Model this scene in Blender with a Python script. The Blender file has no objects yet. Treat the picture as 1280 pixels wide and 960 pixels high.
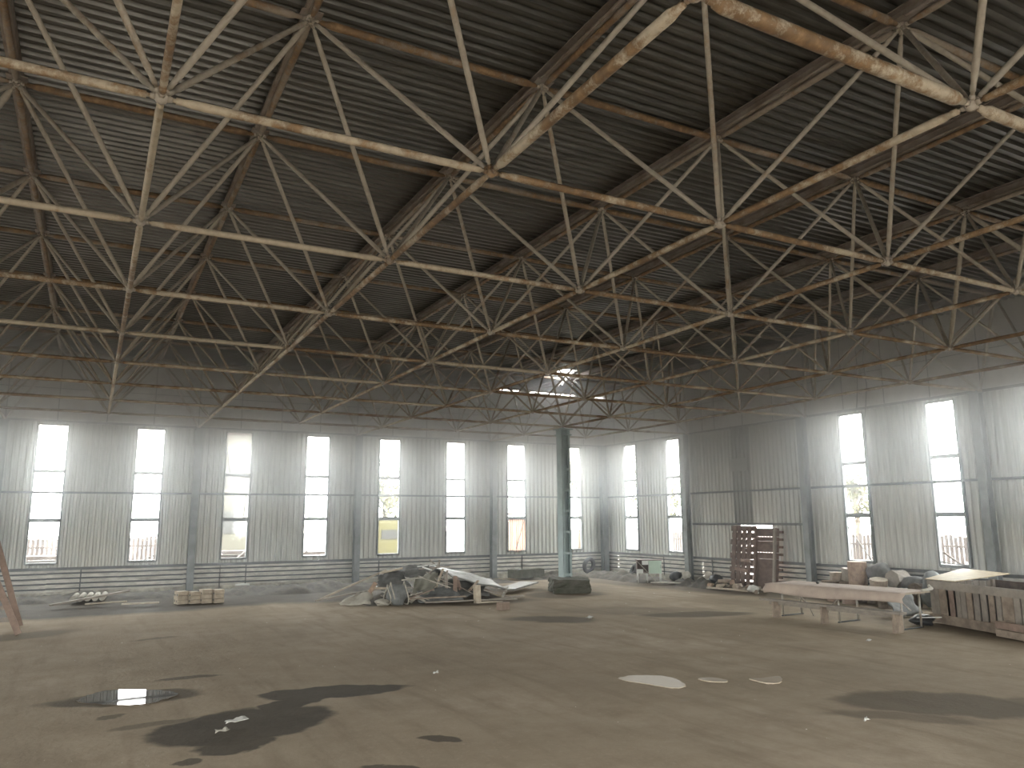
import bpy, math, random
from mathutils import Vector, Matrix
random.seed(7)
PI = math.pi
C = bpy.context.scene.collection
sc = bpy.context.scene

# ------------------------------------------------------------------ helpers
class MB:
    """collects polygons, links them as one mesh object"""
    def __init__(s): s.v = []; s.f = []; s.sm = []
    def add(s, vs, fs, smooth=False):
        o = len(s.v); s.v += [tuple(p) for p in vs]
        for f in fs: s.f.append([o + k for k in f]); s.sm.append(smooth)
    def box(s, c, size, rz=0, rx=0, ry=0, taper=1.0):
        M = Matrix.Rotation(rz, 3, 'Z') @ Matrix.Rotation(ry, 3, 'Y') @ Matrix.Rotation(rx, 3, 'X')
        vs = []
        for z in (-1, 1):
            t = taper if z > 0 else 1
            for x, y in ((-1, -1), (1, -1), (1, 1), (-1, 1)):
                vs.append(Vector(c) + M @ Vector((x*size[0]/2*t, y*size[1]/2*t, z*size[2]/2)))
        s.add(vs, [(3,2,1,0), (4,5,6,7), (0,1,5,4), (1,2,6,5), (2,3,7,6), (3,0,4,7)])
    def beam(s, p, q, w, h, up=(0,0,1), jit=0):
        p = Vector(p); q = Vector(q); d = (q-p).normalized(); u = Vector(up)
        if abs(d.dot(u)) > .98: u = Vector((1,0,0))
        r = d.cross(u).normalized(); u = r.cross(d)
        vs = []
        for e in (p, q):
            k = 1 + random.uniform(-jit, jit)
            for a, b in ((-1,-1), (1,-1), (1,1), (-1,1)): vs.append(e + r*a*w/2*k + u*b*h/2*k)
        s.add(vs, [(3,2,1,0), (4,5,6,7), (0,1,5,4), (1,2,6,5), (2,3,7,6), (3,0,4,7)])
    def tube(s, pts, rad, n=8, cap=True):
        pts = [Vector(p) for p in pts]
        if not isinstance(rad, (list, tuple)): rad = [rad]*len(pts)
        vs = []; prev = None
        for i, p in enumerate(pts):
            d = (pts[min(i+1, len(pts)-1)] - pts[max(i-1, 0)]).normalized()
            if prev is None:
                u = Vector((0,0,1)) if abs(d.z) < .9 else Vector((1,0,0))
                a = d.cross(u).normalized()
            else: a = (prev - d*prev.dot(d)).normalized()
            prev = a; b = d.cross(a)
            for k in range(n):
                t = 2*PI*k/n; vs.append(p + (a*math.cos(t) + b*math.sin(t))*rad[i])
        fs = []
        for i in range(len(pts)-1):
            for k in range(n): fs.append((i*n+k, i*n+(k+1) % n, (i+1)*n+(k+1) % n, (i+1)*n+k))
        s.add(vs, fs, True)
        if cap:
            o = len(s.v) - len(vs)
            s.f.append([o+k for k in range(n)][::-1]); s.sm.append(False)
            s.f.append([o+(len(pts)-1)*n+k for k in range(n)]); s.sm.append(False)
    def blob(s, c, r, seed=0, rough=.15, nu=14, nv=9, flat=None, rz=0):
        rnd = random.Random(seed); ph = [rnd.uniform(0, 6) for _ in range(6)]
        cr, sr = math.cos(rz), math.sin(rz); vs = []
        for j in range(nv+1):
            th = PI*j/nv
            for i in range(nu):
                a = 2*PI*i/nu
                x, y, z = math.sin(th)*math.cos(a), math.sin(th)*math.sin(a), math.cos(th)
                k = 1 + rough*(math.sin(3*x+ph[0]+2*z) + math.sin(4*y+ph[1]) + math.sin(5*z+ph[2]+3*x) + .6*math.sin(9*x+ph[3])*math.sin(8*y+ph[4]))/2
                X, Y, Z = x*r[0]*k, y*r[1]*k, z*r[2]*k
                if flat is not None: Z = max(Z, -flat)
                vs.append((c[0]+cr*X-sr*Y, c[1]+sr*X+cr*Y, c[2]+Z))
        fs = [(j*nu+i, (j+1)*nu+i, (j+1)*nu+(i+1) % nu, j*nu+(i+1) % nu) for j in range(nv) for i in range(nu)]
        s.add(vs, fs, True)
    def build(s, name, m, parent=None, loc=None, rot=None):
        me = bpy.data.meshes.new(name); me.from_pydata(s.v, [], s.f)
        me.polygons.foreach_set('use_smooth', s.sm); me.update(); me.validate()
        o = bpy.data.objects.new(name, me); C.objects.link(o)
        for x in (m if isinstance(m, (list, tuple)) else [m]): me.materials.append(x)
        if parent: o.parent = parent
        if loc: o.location = loc
        if rot: o.rotation_euler = rot
        return o
def tag(o, label, cat, group=None, kind=None):
    if label: o['label'] = label
    if cat: o['category'] = cat
    if group: o['group'] = group
    if kind: o['kind'] = kind
    return o
def thing(name, label, cat, loc=(0,0,0), rz=0, group=None):
    o = bpy.data.objects.new(name, None); C.objects.link(o); o.empty_display_size = .2
    o.location = loc; o.rotation_euler = (0,0,rz)
    return tag(o, label, cat, group)
def struct(o): o['kind'] = 'structure'; return o

# ------------------------------------------------------------------ materials
def M(name):
    m = bpy.data.materials.new(name); m.use_nodes = True
    nt = m.node_tree; return m, nt, nt.nodes['Principled BSDF']
def nd(nt, t, **kw):
    n = nt.nodes.new(t)
    for k, v in kw.items():
        if hasattr(n, k) and k not in ('inputs',): setattr(n, k, v)
    return n
def noise(nt, vec, scale, detail=4, rough=.6):
    n = nd(nt, 'ShaderNodeTexNoise'); n.inputs['Scale'].default_value = scale
    n.inputs['Detail'].default_value = detail; n.inputs['Roughness'].default_value = rough
    if vec: nt.links.new(vec, n.inputs['Vector'])
    return n.outputs['Fac']
def ramp(nt, fac, stops):
    r = nd(nt, 'ShaderNodeValToRGB'); e = r.color_ramp.elements
    while len(e) < len(stops): e.new(.5)
    for k, (p, c) in enumerate(stops):
        e[k].position = p; e[k].color = (c, c, c, 1) if isinstance(c, (int, float)) else (*c, 1)
    nt.links.new(fac, r.inputs['Fac']); return r.outputs['Color']
def mixc(nt, f, a, b, mode='MIX'):
    n = nd(nt, 'ShaderNodeMix', data_type='RGBA', blend_type=mode)
    for s, v in ((0, f), (6, a), (7, b)):
        if isinstance(v, (int, float)): n.inputs[s].default_value = v
        elif isinstance(v, tuple): n.inputs[s].default_value = (*v, 1)
        else: nt.links.new(v, n.inputs[s])
    return n.outputs[2]
def math_(nt, op, a, b=None, c=None):
    n = nd(nt, 'ShaderNodeMath', operation=op)
    for k, v in enumerate((a, b, c)):
        if v is None: continue
        if isinstance(v, (int, float)): n.inputs[k].default_value = v
        else: nt.links.new(v, n.inputs[k])
    return n.outputs[0]
def bump(nt, b, h, s=.3, d=.02):
    n = nd(nt, 'ShaderNodeBump'); n.inputs['Strength'].default_value = s; n.inputs['Distance'].default_value = d
    nt.links.new(h, n.inputs['Height']); nt.links.new(n.outputs['Normal'], b.inputs['Normal'])
def objvec(nt, scale=(1,1,1), world=False):
    """object coordinates shifted by a per-object random offset"""
    tc = nd(nt, 'ShaderNodeTexCoord'); mp = nd(nt, 'ShaderNodeMapping'); mp.inputs['Scale'].default_value = scale
    nt.links.new(tc.outputs['Object'], mp.inputs['Vector'])
    if not world:
        oi = nd(nt, 'ShaderNodeObjectInfo'); k = math_(nt, 'MULTIPLY', oi.outputs['Random'], 57.0)
        nt.links.new(k, mp.inputs['Location'])
        return mp.outputs['Vector'], oi.outputs['Random']
    return mp.outputs['Vector'], None

def simple(name, col, rough=.8, metal=0, var=.25, scale=6, col2=None, bumpy=0, stretch=(1,1,1)):
    m, nt, b = M(name); v, r = objvec(nt, stretch)
    c2 = col2 or tuple(x*(1-var) for x in col)
    f = ramp(nt, noise(nt, v, scale, 5), [(.35, 0), (.65, 1)])
    nt.links.new(mixc(nt, f, col, c2), b.inputs['Base Color'])
    b.inputs['Roughness'].default_value = rough; b.inputs['Metallic'].default_value = metal
    if bumpy: bump(nt, b, noise(nt, v, scale*3, 5), bumpy)
    return m

def pipe_mat(name, paint, rust_lo, rust_hi):
    m, nt, b = M(name); v, r = objvec(nt, (1,1,1))
    f1 = noise(nt, v, 4.5, 9, .75)
    big = noise(nt, v, .7, 2)
    k = math_(nt, 'ADD', f1, math_(nt, 'MULTIPLY', math_(nt, 'SUBTRACT', big, .5), .7))
    k = math_(nt, 'ADD', k, math_(nt, 'MULTIPLY', math_(nt, 'SUBTRACT', r, .5), .22))
    mask = ramp(nt, k, [(rust_lo, 0), (rust_hi, 1)])
    rustc = ramp(nt, noise(nt, v, 9, 5), [(.3, (.095,.06,.036)), (.55, (.19,.118,.06)), (.75, (.32,.21,.115))])
    pc = mixc(nt, ramp(nt, noise(nt, v, 14, 4), [(.4, 0), (.75, .7)]), paint, tuple(x*.66 for x in paint))
    nt.links.new(mixc(nt, mask, pc, rustc), b.inputs['Base Color'])
    b.inputs['Roughness'].default_value = .62
    bump(nt, b, noise(nt, v, 25, 4), .25, .004)
    return m
m_chord = pipe_mat('rusty_chord_paint', (.46,.395,.30), .43, .57)
m_thick = pipe_mat('cream_chord_paint', (.50,.435,.335), .53, .66)
m_diag = pipe_mat('worn_diagonal_paint', (.38,.345,.29), .60, .86)
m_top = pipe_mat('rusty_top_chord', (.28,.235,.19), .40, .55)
m_node = pipe_mat('node_steel', (.40,.355,.30), .5, .75)
m_purlin = simple('purlin_steel', (.33,.295,.265), .6, .1, .4, 3, (.2,.155,.125))

def sheet_mat(name, col, dark, rough, metal, stretch, warm=None, streak=(.35, .7)):
    m, nt, b = M(name); v, _ = objvec(nt, stretch, True)
    f = ramp(nt, noise(nt, v, 3.0, 6, .65), [(streak[0], 0), (streak[1], 1)])
    c = mixc(nt, f, col, dark)
    tc = nd(nt, 'ShaderNodeTexCoord')
    f2 = ramp(nt, noise(nt, tc.outputs['Object'], .45, 3), [(.4, 0), (.7, 1)])
    c = mixc(nt, math_(nt, 'MULTIPLY', f2, .5), c, warm or dark)
    nt.links.new(c, b.inputs['Base Color'])
    b.inputs['Roughness'].default_value = rough; b.inputs['Metallic'].default_value = metal
    return m
m_deck = sheet_mat('roof_deck_metal', (.135,.132,.12), (.05,.048,.043), .36, .45, (.5, 5, 5), (.085,.075,.058))
m_wall = sheet_mat('galvanised_wall_sheet', (.47,.475,.445), (.27,.275,.255), .5, .25, (7, 7, .35), (.40,.375,.315), (.3, .72))
m_walldark = sheet_mat('dull_wall_sheet', (.24,.24,.22), (.15,.15,.135), .55, .2, (7, 7, .35))
m_skirt = sheet_mat('weathered_skirt_sheet', (.56,.54,.48), (.26,.245,.21), .55, .15, (.9, .9, 3), (.33,.31,.27))
m_upper = sheet_mat('grey_upper_panel', (.66,.65,.62), (.50,.49,.47), .8, 0, (1, 1, .6), (.48,.47,.45))
m_seam = simple('dark_seam', (.10,.10,.095), .8)
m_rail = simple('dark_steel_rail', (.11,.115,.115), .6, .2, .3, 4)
m_column = simple('blue_grey_column_paint', (.20,.215,.215), .6, .05, .35, 3, (.14,.15,.147))
m_pillar = simple('teal_pillar_paint', (.34,.42,.42), .55, .05, .3, 2.5, (.28,.335,.335))
m_frame = simple('window_frame_steel', (.16,.17,.17), .6, .2, .3, 5)
m_plinth = simple('concrete_plinth', (.50,.48,.40), .9, 0, .4, 2.5, (.22,.2,.17), .3)
m_concrete = simple('mossy_concrete', (.10,.095,.08), .95, 0, .5, 4, (.05,.055,.038), .6)
m_wood = simple('weathered_wood', (.31,.25,.195), .85, 0, .3, 5, (.19,.15,.118), .2, (1,1,1))
m_woodgrey = simple('grey_wood', (.29,.255,.215), .85, 0, .3, 5, (.21,.185,.16), .2)
m_woodpink = simple('reddish_wood', (.27,.195,.155), .85, 0, .3, 5, (.18,.13,.105), .2)
m_woodpale = simple('pale_wood', (.44,.385,.305), .8, 0, .2, 6, (.33,.275,.21), .1)
m_wooddark = simple('dark_pallet_wood', (.15,.105,.085), .85, 0, .3, 5, (.085,.06,.05), .2)
m_ply = simple('yellow_plywood', (.35,.275,.16), .7, 0, .2, 4, (.27,.21,.13))
m_bark = simple('bark', (.20,.16,.12), .95, 0, .4, 9, (.1,.08,.065), .8)
m_cutwood = simple('cut_log_face', (.34,.245,.18), .85, 0, .3, 8, (.22,.155,.115), .2)
m_cloth = simple('beige_table_cloth', (.45,.37,.31), .9, 0, .12, 3, (.37,.30,.255))
m_tarpolive = simple('olive_tarp', (.255,.25,.20), .8, 0, .3, 4, (.19,.185,.15), .2)
m_tarpdark = simple('dark_tarp', (.15,.148,.14), .8, 0, .3, 5, (.085,.085,.08), .3)
m_sack = simple('blue_grey_sack', (.18,.19,.185), .85, 0, .3, 6, (.12,.12,.115), .4)
m_pale = simple('pale_fabric', (.43,.405,.345), .9, 0, .2, 6, (.31,.29,.245), .2)
m_white = simple('white_enamel', (.6,.61,.58), .5, 0, .1, 4)
m_mint = simple('mint_panel', (.40,.52,.42), .5, 0, .12, 4)
m_cabdark = simple('dark_cabinet_inside', (.12,.085,.075), .8)
m_brick = simple('pale_block', (.46,.39,.30), .9, 0, .25, 7, (.31,.26,.2), .5)
m_redbrick = simple('brown_brick', (.24,.18,.14), .9, 0, .25, 7, None, .4)
m_metalsheet = simple('bent_sheet_metal', (.26,.255,.235), .5, .3, .3, 4, (.15,.147,.135))
m_rubber = simple('black_rubber', (.03,.03,.03), .7)
m_blackbag = simple('black_plastic_bag', (.035,.037,.04), .4, 0, .3, 8, None, .5)
m_legmetal = simple('grey_tube_steel', (.38,.37,.33), .5, .3, .3, 6, (.24,.2,.16))
m_darkdirt = simple('dark_rubble_earth', (.055,.05,.042), .95, 0, .4, 5, (.11,.096,.077), .8)
m_paper = simple('white_paper', (.62,.61,.57), .9)
m_cable = simple('dark_cable', (.07,.07,.07), .6)
m_glass, nt, b = M('window_glass')
nt.nodes.remove(b)
tr = nd(nt, 'ShaderNodeBsdfTransparent'); tr.inputs[0].default_value = (.93,.95,.95,1)
gl = nd(nt, 'ShaderNodeBsdfGlossy'); gl.inputs['Roughness'].default_value = .05
mx = nd(nt, 'ShaderNodeMixShader'); mx.inputs[0].default_value = .04
nt.links.new(tr.outputs[0], mx.inputs[1]); nt.links.new(gl.outputs[0], mx.inputs[2])
nt.links.new(mx.outputs[0], nt.nodes['Material Output'].inputs['Surface'])
m_water, nt, b = M('puddle_water')
b.inputs['Base Color'].default_value = (.075,.06,.045,1); b.inputs['Roughness'].default_value = .02; b.inputs['IOR'].default_value = 1.33
v, _ = objvec(nt, (1,1,1), True); bump(nt, b, noise(nt, v, 3, 2), .012, .01)
m_mudwater, nt, b = M('muddy_puddle_water')
b.inputs['Base Color'].default_value = (.43,.365,.285,1); b.inputs['Roughness'].default_value = .4; b.inputs['IOR'].default_value = 1.2

# ---- floor: trodden earth with wet patches of their own shapes
STAINS = [  # cx, cy, half length, half width, angle, strength, softness
    (1.6, 4.05, 1.12, .80, .25, .95, .16), (3.1, 5.38, 1.08, .46, -.12, .95, .14), (2.35, 4.85, .55, .30, .6, .95, .2),
    (1.35, 3.15, .45, .3, .2, .9, .2), (.62, 4.6, .5, .13, .3, .5, .5), (1.35, 7.45, .5, .16, .1, .7, .35), (.35, 6.35, 1.05, .42, -.15, .75, .3),
    (3.43, 2.16, .26, .13, -.55, .85, .25), (2.55, 1.5, .3, .16, -.5, .8, .25), (.85, 2.8, .16, .08, -.3, .8, .3), (.15, 5.2, .22,.09,.2,.6,.4),
    (9.98, .55, 1.25, .72, -.75, .62, .25), (9.9, .6, .55, .25, -.8, .6, .6), (8.9, .35, .9, .25, -.8, .45, .6), (11.2, -.3, .8, .4, -.6, .5, .5),
    (10.1, 10.8, 1.2, .55, -.8, .7, .6), (14.0, 9.9, 1.5, .6, -.4, .7, .6), (13.2, 11.3, 2.6, .9, -.5, .35, .8),
    (.3, 21.0, 7.5, 3.3, .03, 1.0, .3), (8.6, 20.6, 5.6, 3.2, -.1, .97, .4), (15.2, 20.0, 2.5, 3.2, .1, .5, .5), (9.4, 16.3, 3.2, 1.2, -.25, .6, .5), (19.5, 20, 2.5, 4.5, .1, .7, .5), (19.9, 14.5, 1.7, 5, .1, .6, .5),
    (17.6, 8.0, 1.8, 4.5, .1, .35, .6), (13.9, 16.2, 1.4, 1.2, .2, .6, .5), (18.5, 3.5, 2.2, 2.5, .3, .5, .4), (1.2, 12.5, .5, .14, .3, .5, .5), (-1.5,14.4,1.2,.6,.2,.5,.5)]
m_floor, nt, b = M('trodden_earth_floor')
tc = nd(nt, 'ShaderNodeTexCoord'); P = tc.outputs['Object']
wn = nd(nt, 'ShaderNodeTexNoise'); wn.inputs['Scale'].default_value = 1.6; wn.inputs['Detail'].default_value = 6
nt.links.new(P, wn.inputs['Vector'])
off = nd(nt, 'ShaderNodeVectorMath', operation='MULTIPLY_ADD')
nt.links.new(wn.outputs['Color'], off.inputs[0]); off.inputs[1].default_value = (.55,.55,0); off.inputs[2].default_value = (-.275,-.275,0)
ad = nd(nt, 'ShaderNodeVectorMath', operation='ADD'); nt.links.new(P, ad.inputs[0]); nt.links.new(off.outputs[0], ad.inputs[1])
wet = None
for cx, cy, a, bb, an, st, so in STAINS:
    mp = nd(nt, 'ShaderNodeMapping', vector_type='TEXTURE')
    mp.inputs['Location'].default_value = (cx, cy, 0); mp.inputs['Rotation'].default_value = (0, 0, an); mp.inputs['Scale'].default_value = (a, bb, 1)
    nt.links.new(ad.outputs[0], mp.inputs['Vector'])
    sp = nd(nt, 'ShaderNodeSeparateXYZ'); nt.links.new(mp.outputs[0], sp.inputs[0])
    d = math_(nt, 'SQRT', math_(nt, 'ADD', math_(nt, 'MULTIPLY', sp.outputs[0], sp.outputs[0]), math_(nt, 'MULTIPLY', sp.outputs[1], sp.outputs[1])))
    mr = nd(nt, 'ShaderNodeMapRange', interpolation_type='SMOOTHSTEP')
    mr.inputs['From Min'].default_value = 1+so/2; mr.inputs['From Max'].default_value = 1-so/2; mr.inputs['To Max'].default_value = st
    nt.links.new(d, mr.inputs['Value']); o = mr.outputs[0]
    wet = o if wet is None else math_(nt, 'MAXIMUM', wet, o)
n1 = noise(nt, P, .22, 4, .6); n2 = noise(nt, P, 1.4, 8, .7); n3 = noise(nt, P, 14, 6, .7)
dry = ramp(nt, n1, [(.3, (.30,.245,.18)), (.5, (.375,.31,.23)), (.7, (.46,.385,.295))])
dry = mixc(nt, math_(nt, 'MULTIPLY', ramp(nt, n2, [(.42, 0), (.68, 1)]), .5), dry, (.25,.195,.14))
dry = mixc(nt, math_(nt, 'MULTIPLY', ramp(nt, n3, [(.55, 0), (.75, 1)]), .35), dry, (.50,.43,.335))
mp = nd(nt, 'ShaderNodeMapping'); mp.inputs['Rotation'].default_value = (0,0,.55); mp.inputs['Scale'].default_value = (2.6,.35,1); nt.links.new(P, mp.inputs['Vector'])
n4 = noise(nt, mp.outputs[0], 1.1, 5, .6)
dry = mixc(nt, math_(nt, 'MULTIPLY', ramp(nt, n4, [(.5, 0), (.68, 1)]), .45), dry, (.235,.185,.135))
wetc = mixc(nt, ramp(nt, n2, [(.35, 0), (.7, 1)]), (.062,.053,.042), (.10,.086,.067))
nt.links.new(mixc(nt, wet, dry, wetc), b.inputs['Base Color'])
rg = nd(nt, 'ShaderNodeMapRange'); rg.inputs['To Min'].default_value = .88; rg.inputs['To Max'].default_value = .75
nt.links.new(wet, rg.inputs['Value']); nt.links.new(rg.outputs[0], b.inputs['Roughness'])
b.inputs['Specular IOR Level'].default_value = .06
hh = math_(nt, 'ADD', math_(nt, 'MULTIPLY', n2, .8), math_(nt, 'MULTIPLY', n3, .4))
bump(nt, b, hh, .7, .05)

# ------------------------------------------------------------------ the hall
XL, XR, YF, YB = -15.0, 21.0, -12.0, 24.0
ZN, ZT = 5.852, 7.972           # lower and upper node levels of the space frame
ZDECK = 8.20
fl = MB(); nx, ny = 90, 90
rf = random.Random(3); ph = [rf.uniform(0, 6) for _ in range(4)]
def floor_h(x, y):
    return .018*math.sin(x*.9+ph[0])*math.sin(y*.7+ph[1]) + .008*math.sin(x*2.1+y*1.3+ph[2]) - .02
vs = [(XL+(XR-XL)*i/nx, YF+(YB-YF)*j/ny, 0) for j in range(ny+1) for i in range(nx+1)]
vs = [(x, y, floor_h(x, y)) for x, y, z in vs]
fl.add(vs, [(j*(nx+1)+i, j*(nx+1)+i+1, (j+1)*(nx+1)+i+1, (j+1)*(nx+1)+i) for j in range(ny) for i in range(nx)], True)
struct(fl.build('floor', m_floor))

PER = .2
def prof(u, per=PER, dep=.048):
    t = (u/per) % 1.0
    if t < .36: return 0.0
    if t < .5: return dep*(t-.36)/.14
    if t < .86: return dep
    return dep*(1-(t-.86)/.14)
def breaks(a, b, per=PER):
    out = [a]; k = math.floor(a/per)
    while k*per < b:
        for t in (0, .36, .5, .86):
            u = (k+t)*per
            if a+1e-4 < u < b-1e-4: out.append(u)
        k += 1
    return out+[b]
def vsheet(mb, F, a, b, z0, z1, d0=.03):
    us = breaks(a, b); vs = []
    for u in us: vs += [F(u, d0+prof(u), z0), F(u, d0+prof(u), z1)]
    mb.add(vs, [(2*i, 2*i+2, 2*i+3, 2*i+1) for i in range(len(us)-1)])
GROOVE = MB()      # groove backs coloured dark to stand in for shadow lines between the bands
def hsheet(mb, F, a, b, z0, z1, d0=.0, per=.165):
    """horizontal sheeting: flat bands with narrow deep grooves between them"""
    zs = [(z0, 0.0)]; z = z0
    while z+per < z1+.02:
        zs += [(z+per-.066, 0.0), (z+per-.060, .055), (z+per-.008, .055), (z+per, 0.0)]; z += per
    if z < z1-.001: zs.append((z1, 0.0))
    vs = []
    for z, dd in zs: vs += [F(a, d0+dd, z), F(b, d0+dd, z)]
    for i in range(len(zs)-1):
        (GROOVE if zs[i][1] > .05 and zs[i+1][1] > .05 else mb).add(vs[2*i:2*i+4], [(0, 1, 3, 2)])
def fbox(mb, F, u0, u1, d0, d1, z0, z1):
    vs = [F(u, d, z) for z in (z0, z1) for u, d in ((u0, d0), (u1, d0), (u1, d1), (u0, d1))]
    mb.add(vs, [(3,2,1,0), (4,5,6,7), (0,1,5,4), (1,2,6,5), (2,3,7,6), (3,0,4,7)])
FB = lambda u, d, z: (u, YB+d, z)
FR = lambda u, d, z: (XR+d, u, z)
FL_ = lambda u, d, z: (XL-d, u, z)
FF = lambda u, d, z: (u, YF-d, z)
WZ0, WZ1 = 1.12, 5.71
back_w = [(-14.0,-13.13), (-11.0,-10.13), (-8.0,-7.13), (-5.0,-4.13), (-2.03,-1.15), (1.0,1.88), (4.02,4.9), (6.99,7.87), (9.95,10.82), (12.91,13.76), (15.83,16.71), (18.79,19.65)]
right_w = [(21.53,22.42), (18.58,19.44), (9.78,10.66), (6.78,7.63), (3.76,4.63), (.74,1.62)]
left_w = [(k*3-11.0+1, k*3-11.0+1.87) for k in range(12)]
front_w = [(k*3-14.0, k*3-13.13) for k in range(12) if not 3 <= k <= 5]
LIGHT_GATE = (-3.0, 3.0, 4.2)          # unseen gate opening added behind the camera as a light source
HOLE = (13.82, 15.36, .26, 2.2)  # doorway hole in the right wall behind the pallets

def wall(name, F, a, b, wins, extra=None):
    mb = MB(); op = sorted(list(wins))
    def panel(u0, u1):
        if u1-u0 < .01: return
        if extra and u0 < extra[0] and u1 > extra[1]:
            vsheet(mb, F, u0, extra[0], .9, 5.86); vsheet(mb, F, extra[1], u1, .9, 5.86)
            vsheet(mb, F, extra[0], extra[1], extra[3], 5.86)
        else: vsheet(mb, F, u0, u1, .9, 5.86)
    u = a
    for w0, w1 in op:
        panel(u, w0)
        vsheet(mb, F, w0, w1, .9, WZ0); vsheet(mb, F, w0, w1, WZ1, 5.86); u = w1
    panel(u, b)
    return mb
wb = struct(wall('wall_back', FB, XL, XR+.06, back_w).build('wall_back', m_wall))
wr = struct(wall('wall_right', FR, YF, YB, right_w, HOLE).build('wall_right', m_wall))
wl = struct(wall('wall_left', FL_, YF, YB, left_w).build('wall_left', m_wall))
fm = MB()
u = XL
for w0, w1 in [w for w in front_w if w[1] < LIGHT_GATE[0]]:
    vsheet(fm, FF, u, w0, .9, 5.86); vsheet(fm, FF, w0, w1, .9, WZ0); vsheet(fm, FF, w0, w1, WZ1, 5.86); u = w1
vsheet(fm, FF, u, LIGHT_GATE[0], .9, 5.86); vsheet(fm, FF, LIGHT_GATE[0], LIGHT_GATE[1], LIGHT_GATE[2], 5.86); u = LIGHT_GATE[1]
for w0, w1 in [w for w in front_w if w[0] > LIGHT_GATE[1]]:
    vsheet(fm, FF, u, w0, .9, 5.86); vsheet(fm, FF, w0, w1, .9, WZ0); vsheet(fm, FF, w0, w1, WZ1, 5.86); u = w1
vsheet(fm, FF, u, XR, .9, 5.86)
wf = struct(fm.build('wall_front', m_wall))

tn = [0]
def trim(mb, m):
    tn[0] += 1; return struct(mb.build('trim_%d' % tn[0], m))
# dull patched strip of sheets and square vent plate in the windowless bay
mb = MB(); vsheet(mb, FR, 14.72, 15.62, 2.28, 5.84, .012); trim(mb, m_walldark)
mb = MB(); fbox(mb, FR, 14.79, 15.62, -.03, .01, 4.19, 4.66); trim(mb, m_walldark)
def skirt(F, a, b, holes=()):
    """horizontal corrugated skirting, plinth under it, flat upper panels over the cladding"""
    seg = []; u = a
    for h0, h1 in holes: seg.append((u, h0)); u = h1
    seg.append((u, b))
    mb = MB()
    for s0, s1 in seg:
        x = s0
        while x < s1-.01:
            e = min(x+random.choice((2.1, 2.6, 3.0)), s1); o = random.uniform(-.012, .012)
            hsheet(mb, F, x, e+.02, .15+random.uniform(-.015, .01), .9, -.02+o); x = e
    trim(mb, m_skirt)
    mb = MB()
    for s0, s1 in seg: fbox(mb, F, s0, s1, -.04, .1, -.1, .19)
    trim(mb, m_plinth)
def upper(F, a, b, z1):
    mb = MB(); vs = [F(a, .06, 5.8), F(b, .06, 5.8), F(b, .06, z1), F(a, .06, z1)]
    fbox(mb, F, a, b, .06, .1, 5.8, z1); trim(mb, m_upper)
    mb = MB(); u = a
    while u < b:
        fbox(mb, F, u-.012, u+.012, .045, .062, 5.86, z1); u += 1.5
    fbox(mb, F, a, b, .045, .062, 6.98, 7.0)
    fbox(mb, F, a, b, .0, .07, 5.82, 5.89)
    trim(mb, m_seam)
skirt(FB, XL, XR); skirt(FR, YF, YB, [(HOLE[0], HOLE[1])]); skirt(FL_, YF, YB); skirt(FF, XL, XR, [(LIGHT_GATE[0], LIGHT_GATE[1])])
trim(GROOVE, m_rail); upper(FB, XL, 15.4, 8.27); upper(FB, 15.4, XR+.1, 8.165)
upper(FR, YF, 17.2, 8.27); upper(FR, 17.2, YB+.1, 8.205); upper(FL_, YF, YB, 8.27); upper(FF, XL, XR, 8.27)
# girts and sill rails
for F, a, b, gate in ((FB, XL, XR, None), (FR, YF, YB, None), (FL_, YF, YB, None), (FF, XL, XR, LIGHT_GATE)):
    mb = MB()
    for s0, s1 in (((a, b),) if not gate else ((a, gate[0]), (gate[1], b))):
        fbox(mb, F, s0, s1, -.05, .02, 3.41, 3.48)
    trim(mb, m_rail)
    mb = MB()
    for s0, s1 in (((a, b),) if not gate else ((a, gate[0]), (gate[1], b))):
        fbox(mb, F, s0, s1, -.07, .03, .88, .97)
    trim(mb, m_rail)
mb = MB(); fbox(mb, FR, 12.1, 17.9, -.06, .02, 2.2, 2.28); trim(mb, m_rail)
for F, us in ((FB, (-5.2, -.4, 4.02, 4.92, 10.0, 16.5)), (FR, (19.8, 16.9, 9.0, 4.2))):
    mb = MB()
    for u in us: fbox(mb, F, u-.02, u+.02, -.05, -.03, .12, .9)
    trim(mb, m_rail)

# windows: steel frame with three glazing bars, four panes, some cracked
MULL = (2.52, 3.44, 4.15)
wn_ = [0]
def window(F, w0, w1, cracks=(), full=True, missing=()):
    wn_[0] += 1
    root = bpy.data.objects.new('window_%d' % wn_[0], None); C.objects.link(root); struct(root)
    mb = MB(); t = .035
    fbox(mb, F, w0-t, w0+t*.4, -.03, .08, WZ0-t, WZ1+t); fbox(mb, F, w1-t*.4, w1+t, -.03, .08, WZ0-t, WZ1+t)
    fbox(mb, F, w0, w1, -.03, .08, WZ1-.01, WZ1+t); fbox(mb, F, w0, w1, -.05, .08, WZ0-t-.03, WZ0+.02)
    mb.build('window_frame', m_frame, root)
    for z, th in zip(MULL, (.065, .045, .055)):
        q = MB(); fbox(q, F, w0, w1, -.02, .06, z-th, z+th); q.build('glazing_bar', m_frame, root)
    zs = (WZ0,)+MULL+(WZ1,)
    for k in range(4):
        if k in missing: continue
        q = MB(); fbox(q, F, w0, w1, .02, .024, zs[k], zs[k+1]); q.build('pane', m_glass, root)
    for k, pts in cracks:   # dark crack or slipped shard edge on a pane: points in 0..1 pane coordinates
        q = MB(); z0, z1 = zs[k], zs[k+1]
        q.tube([F(w0+(w1-w0)*x, .01, z0+(z1-z0)*y) for x, y in pts], .016, 5); q.build('crack', m_seam, root)
    return root
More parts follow.
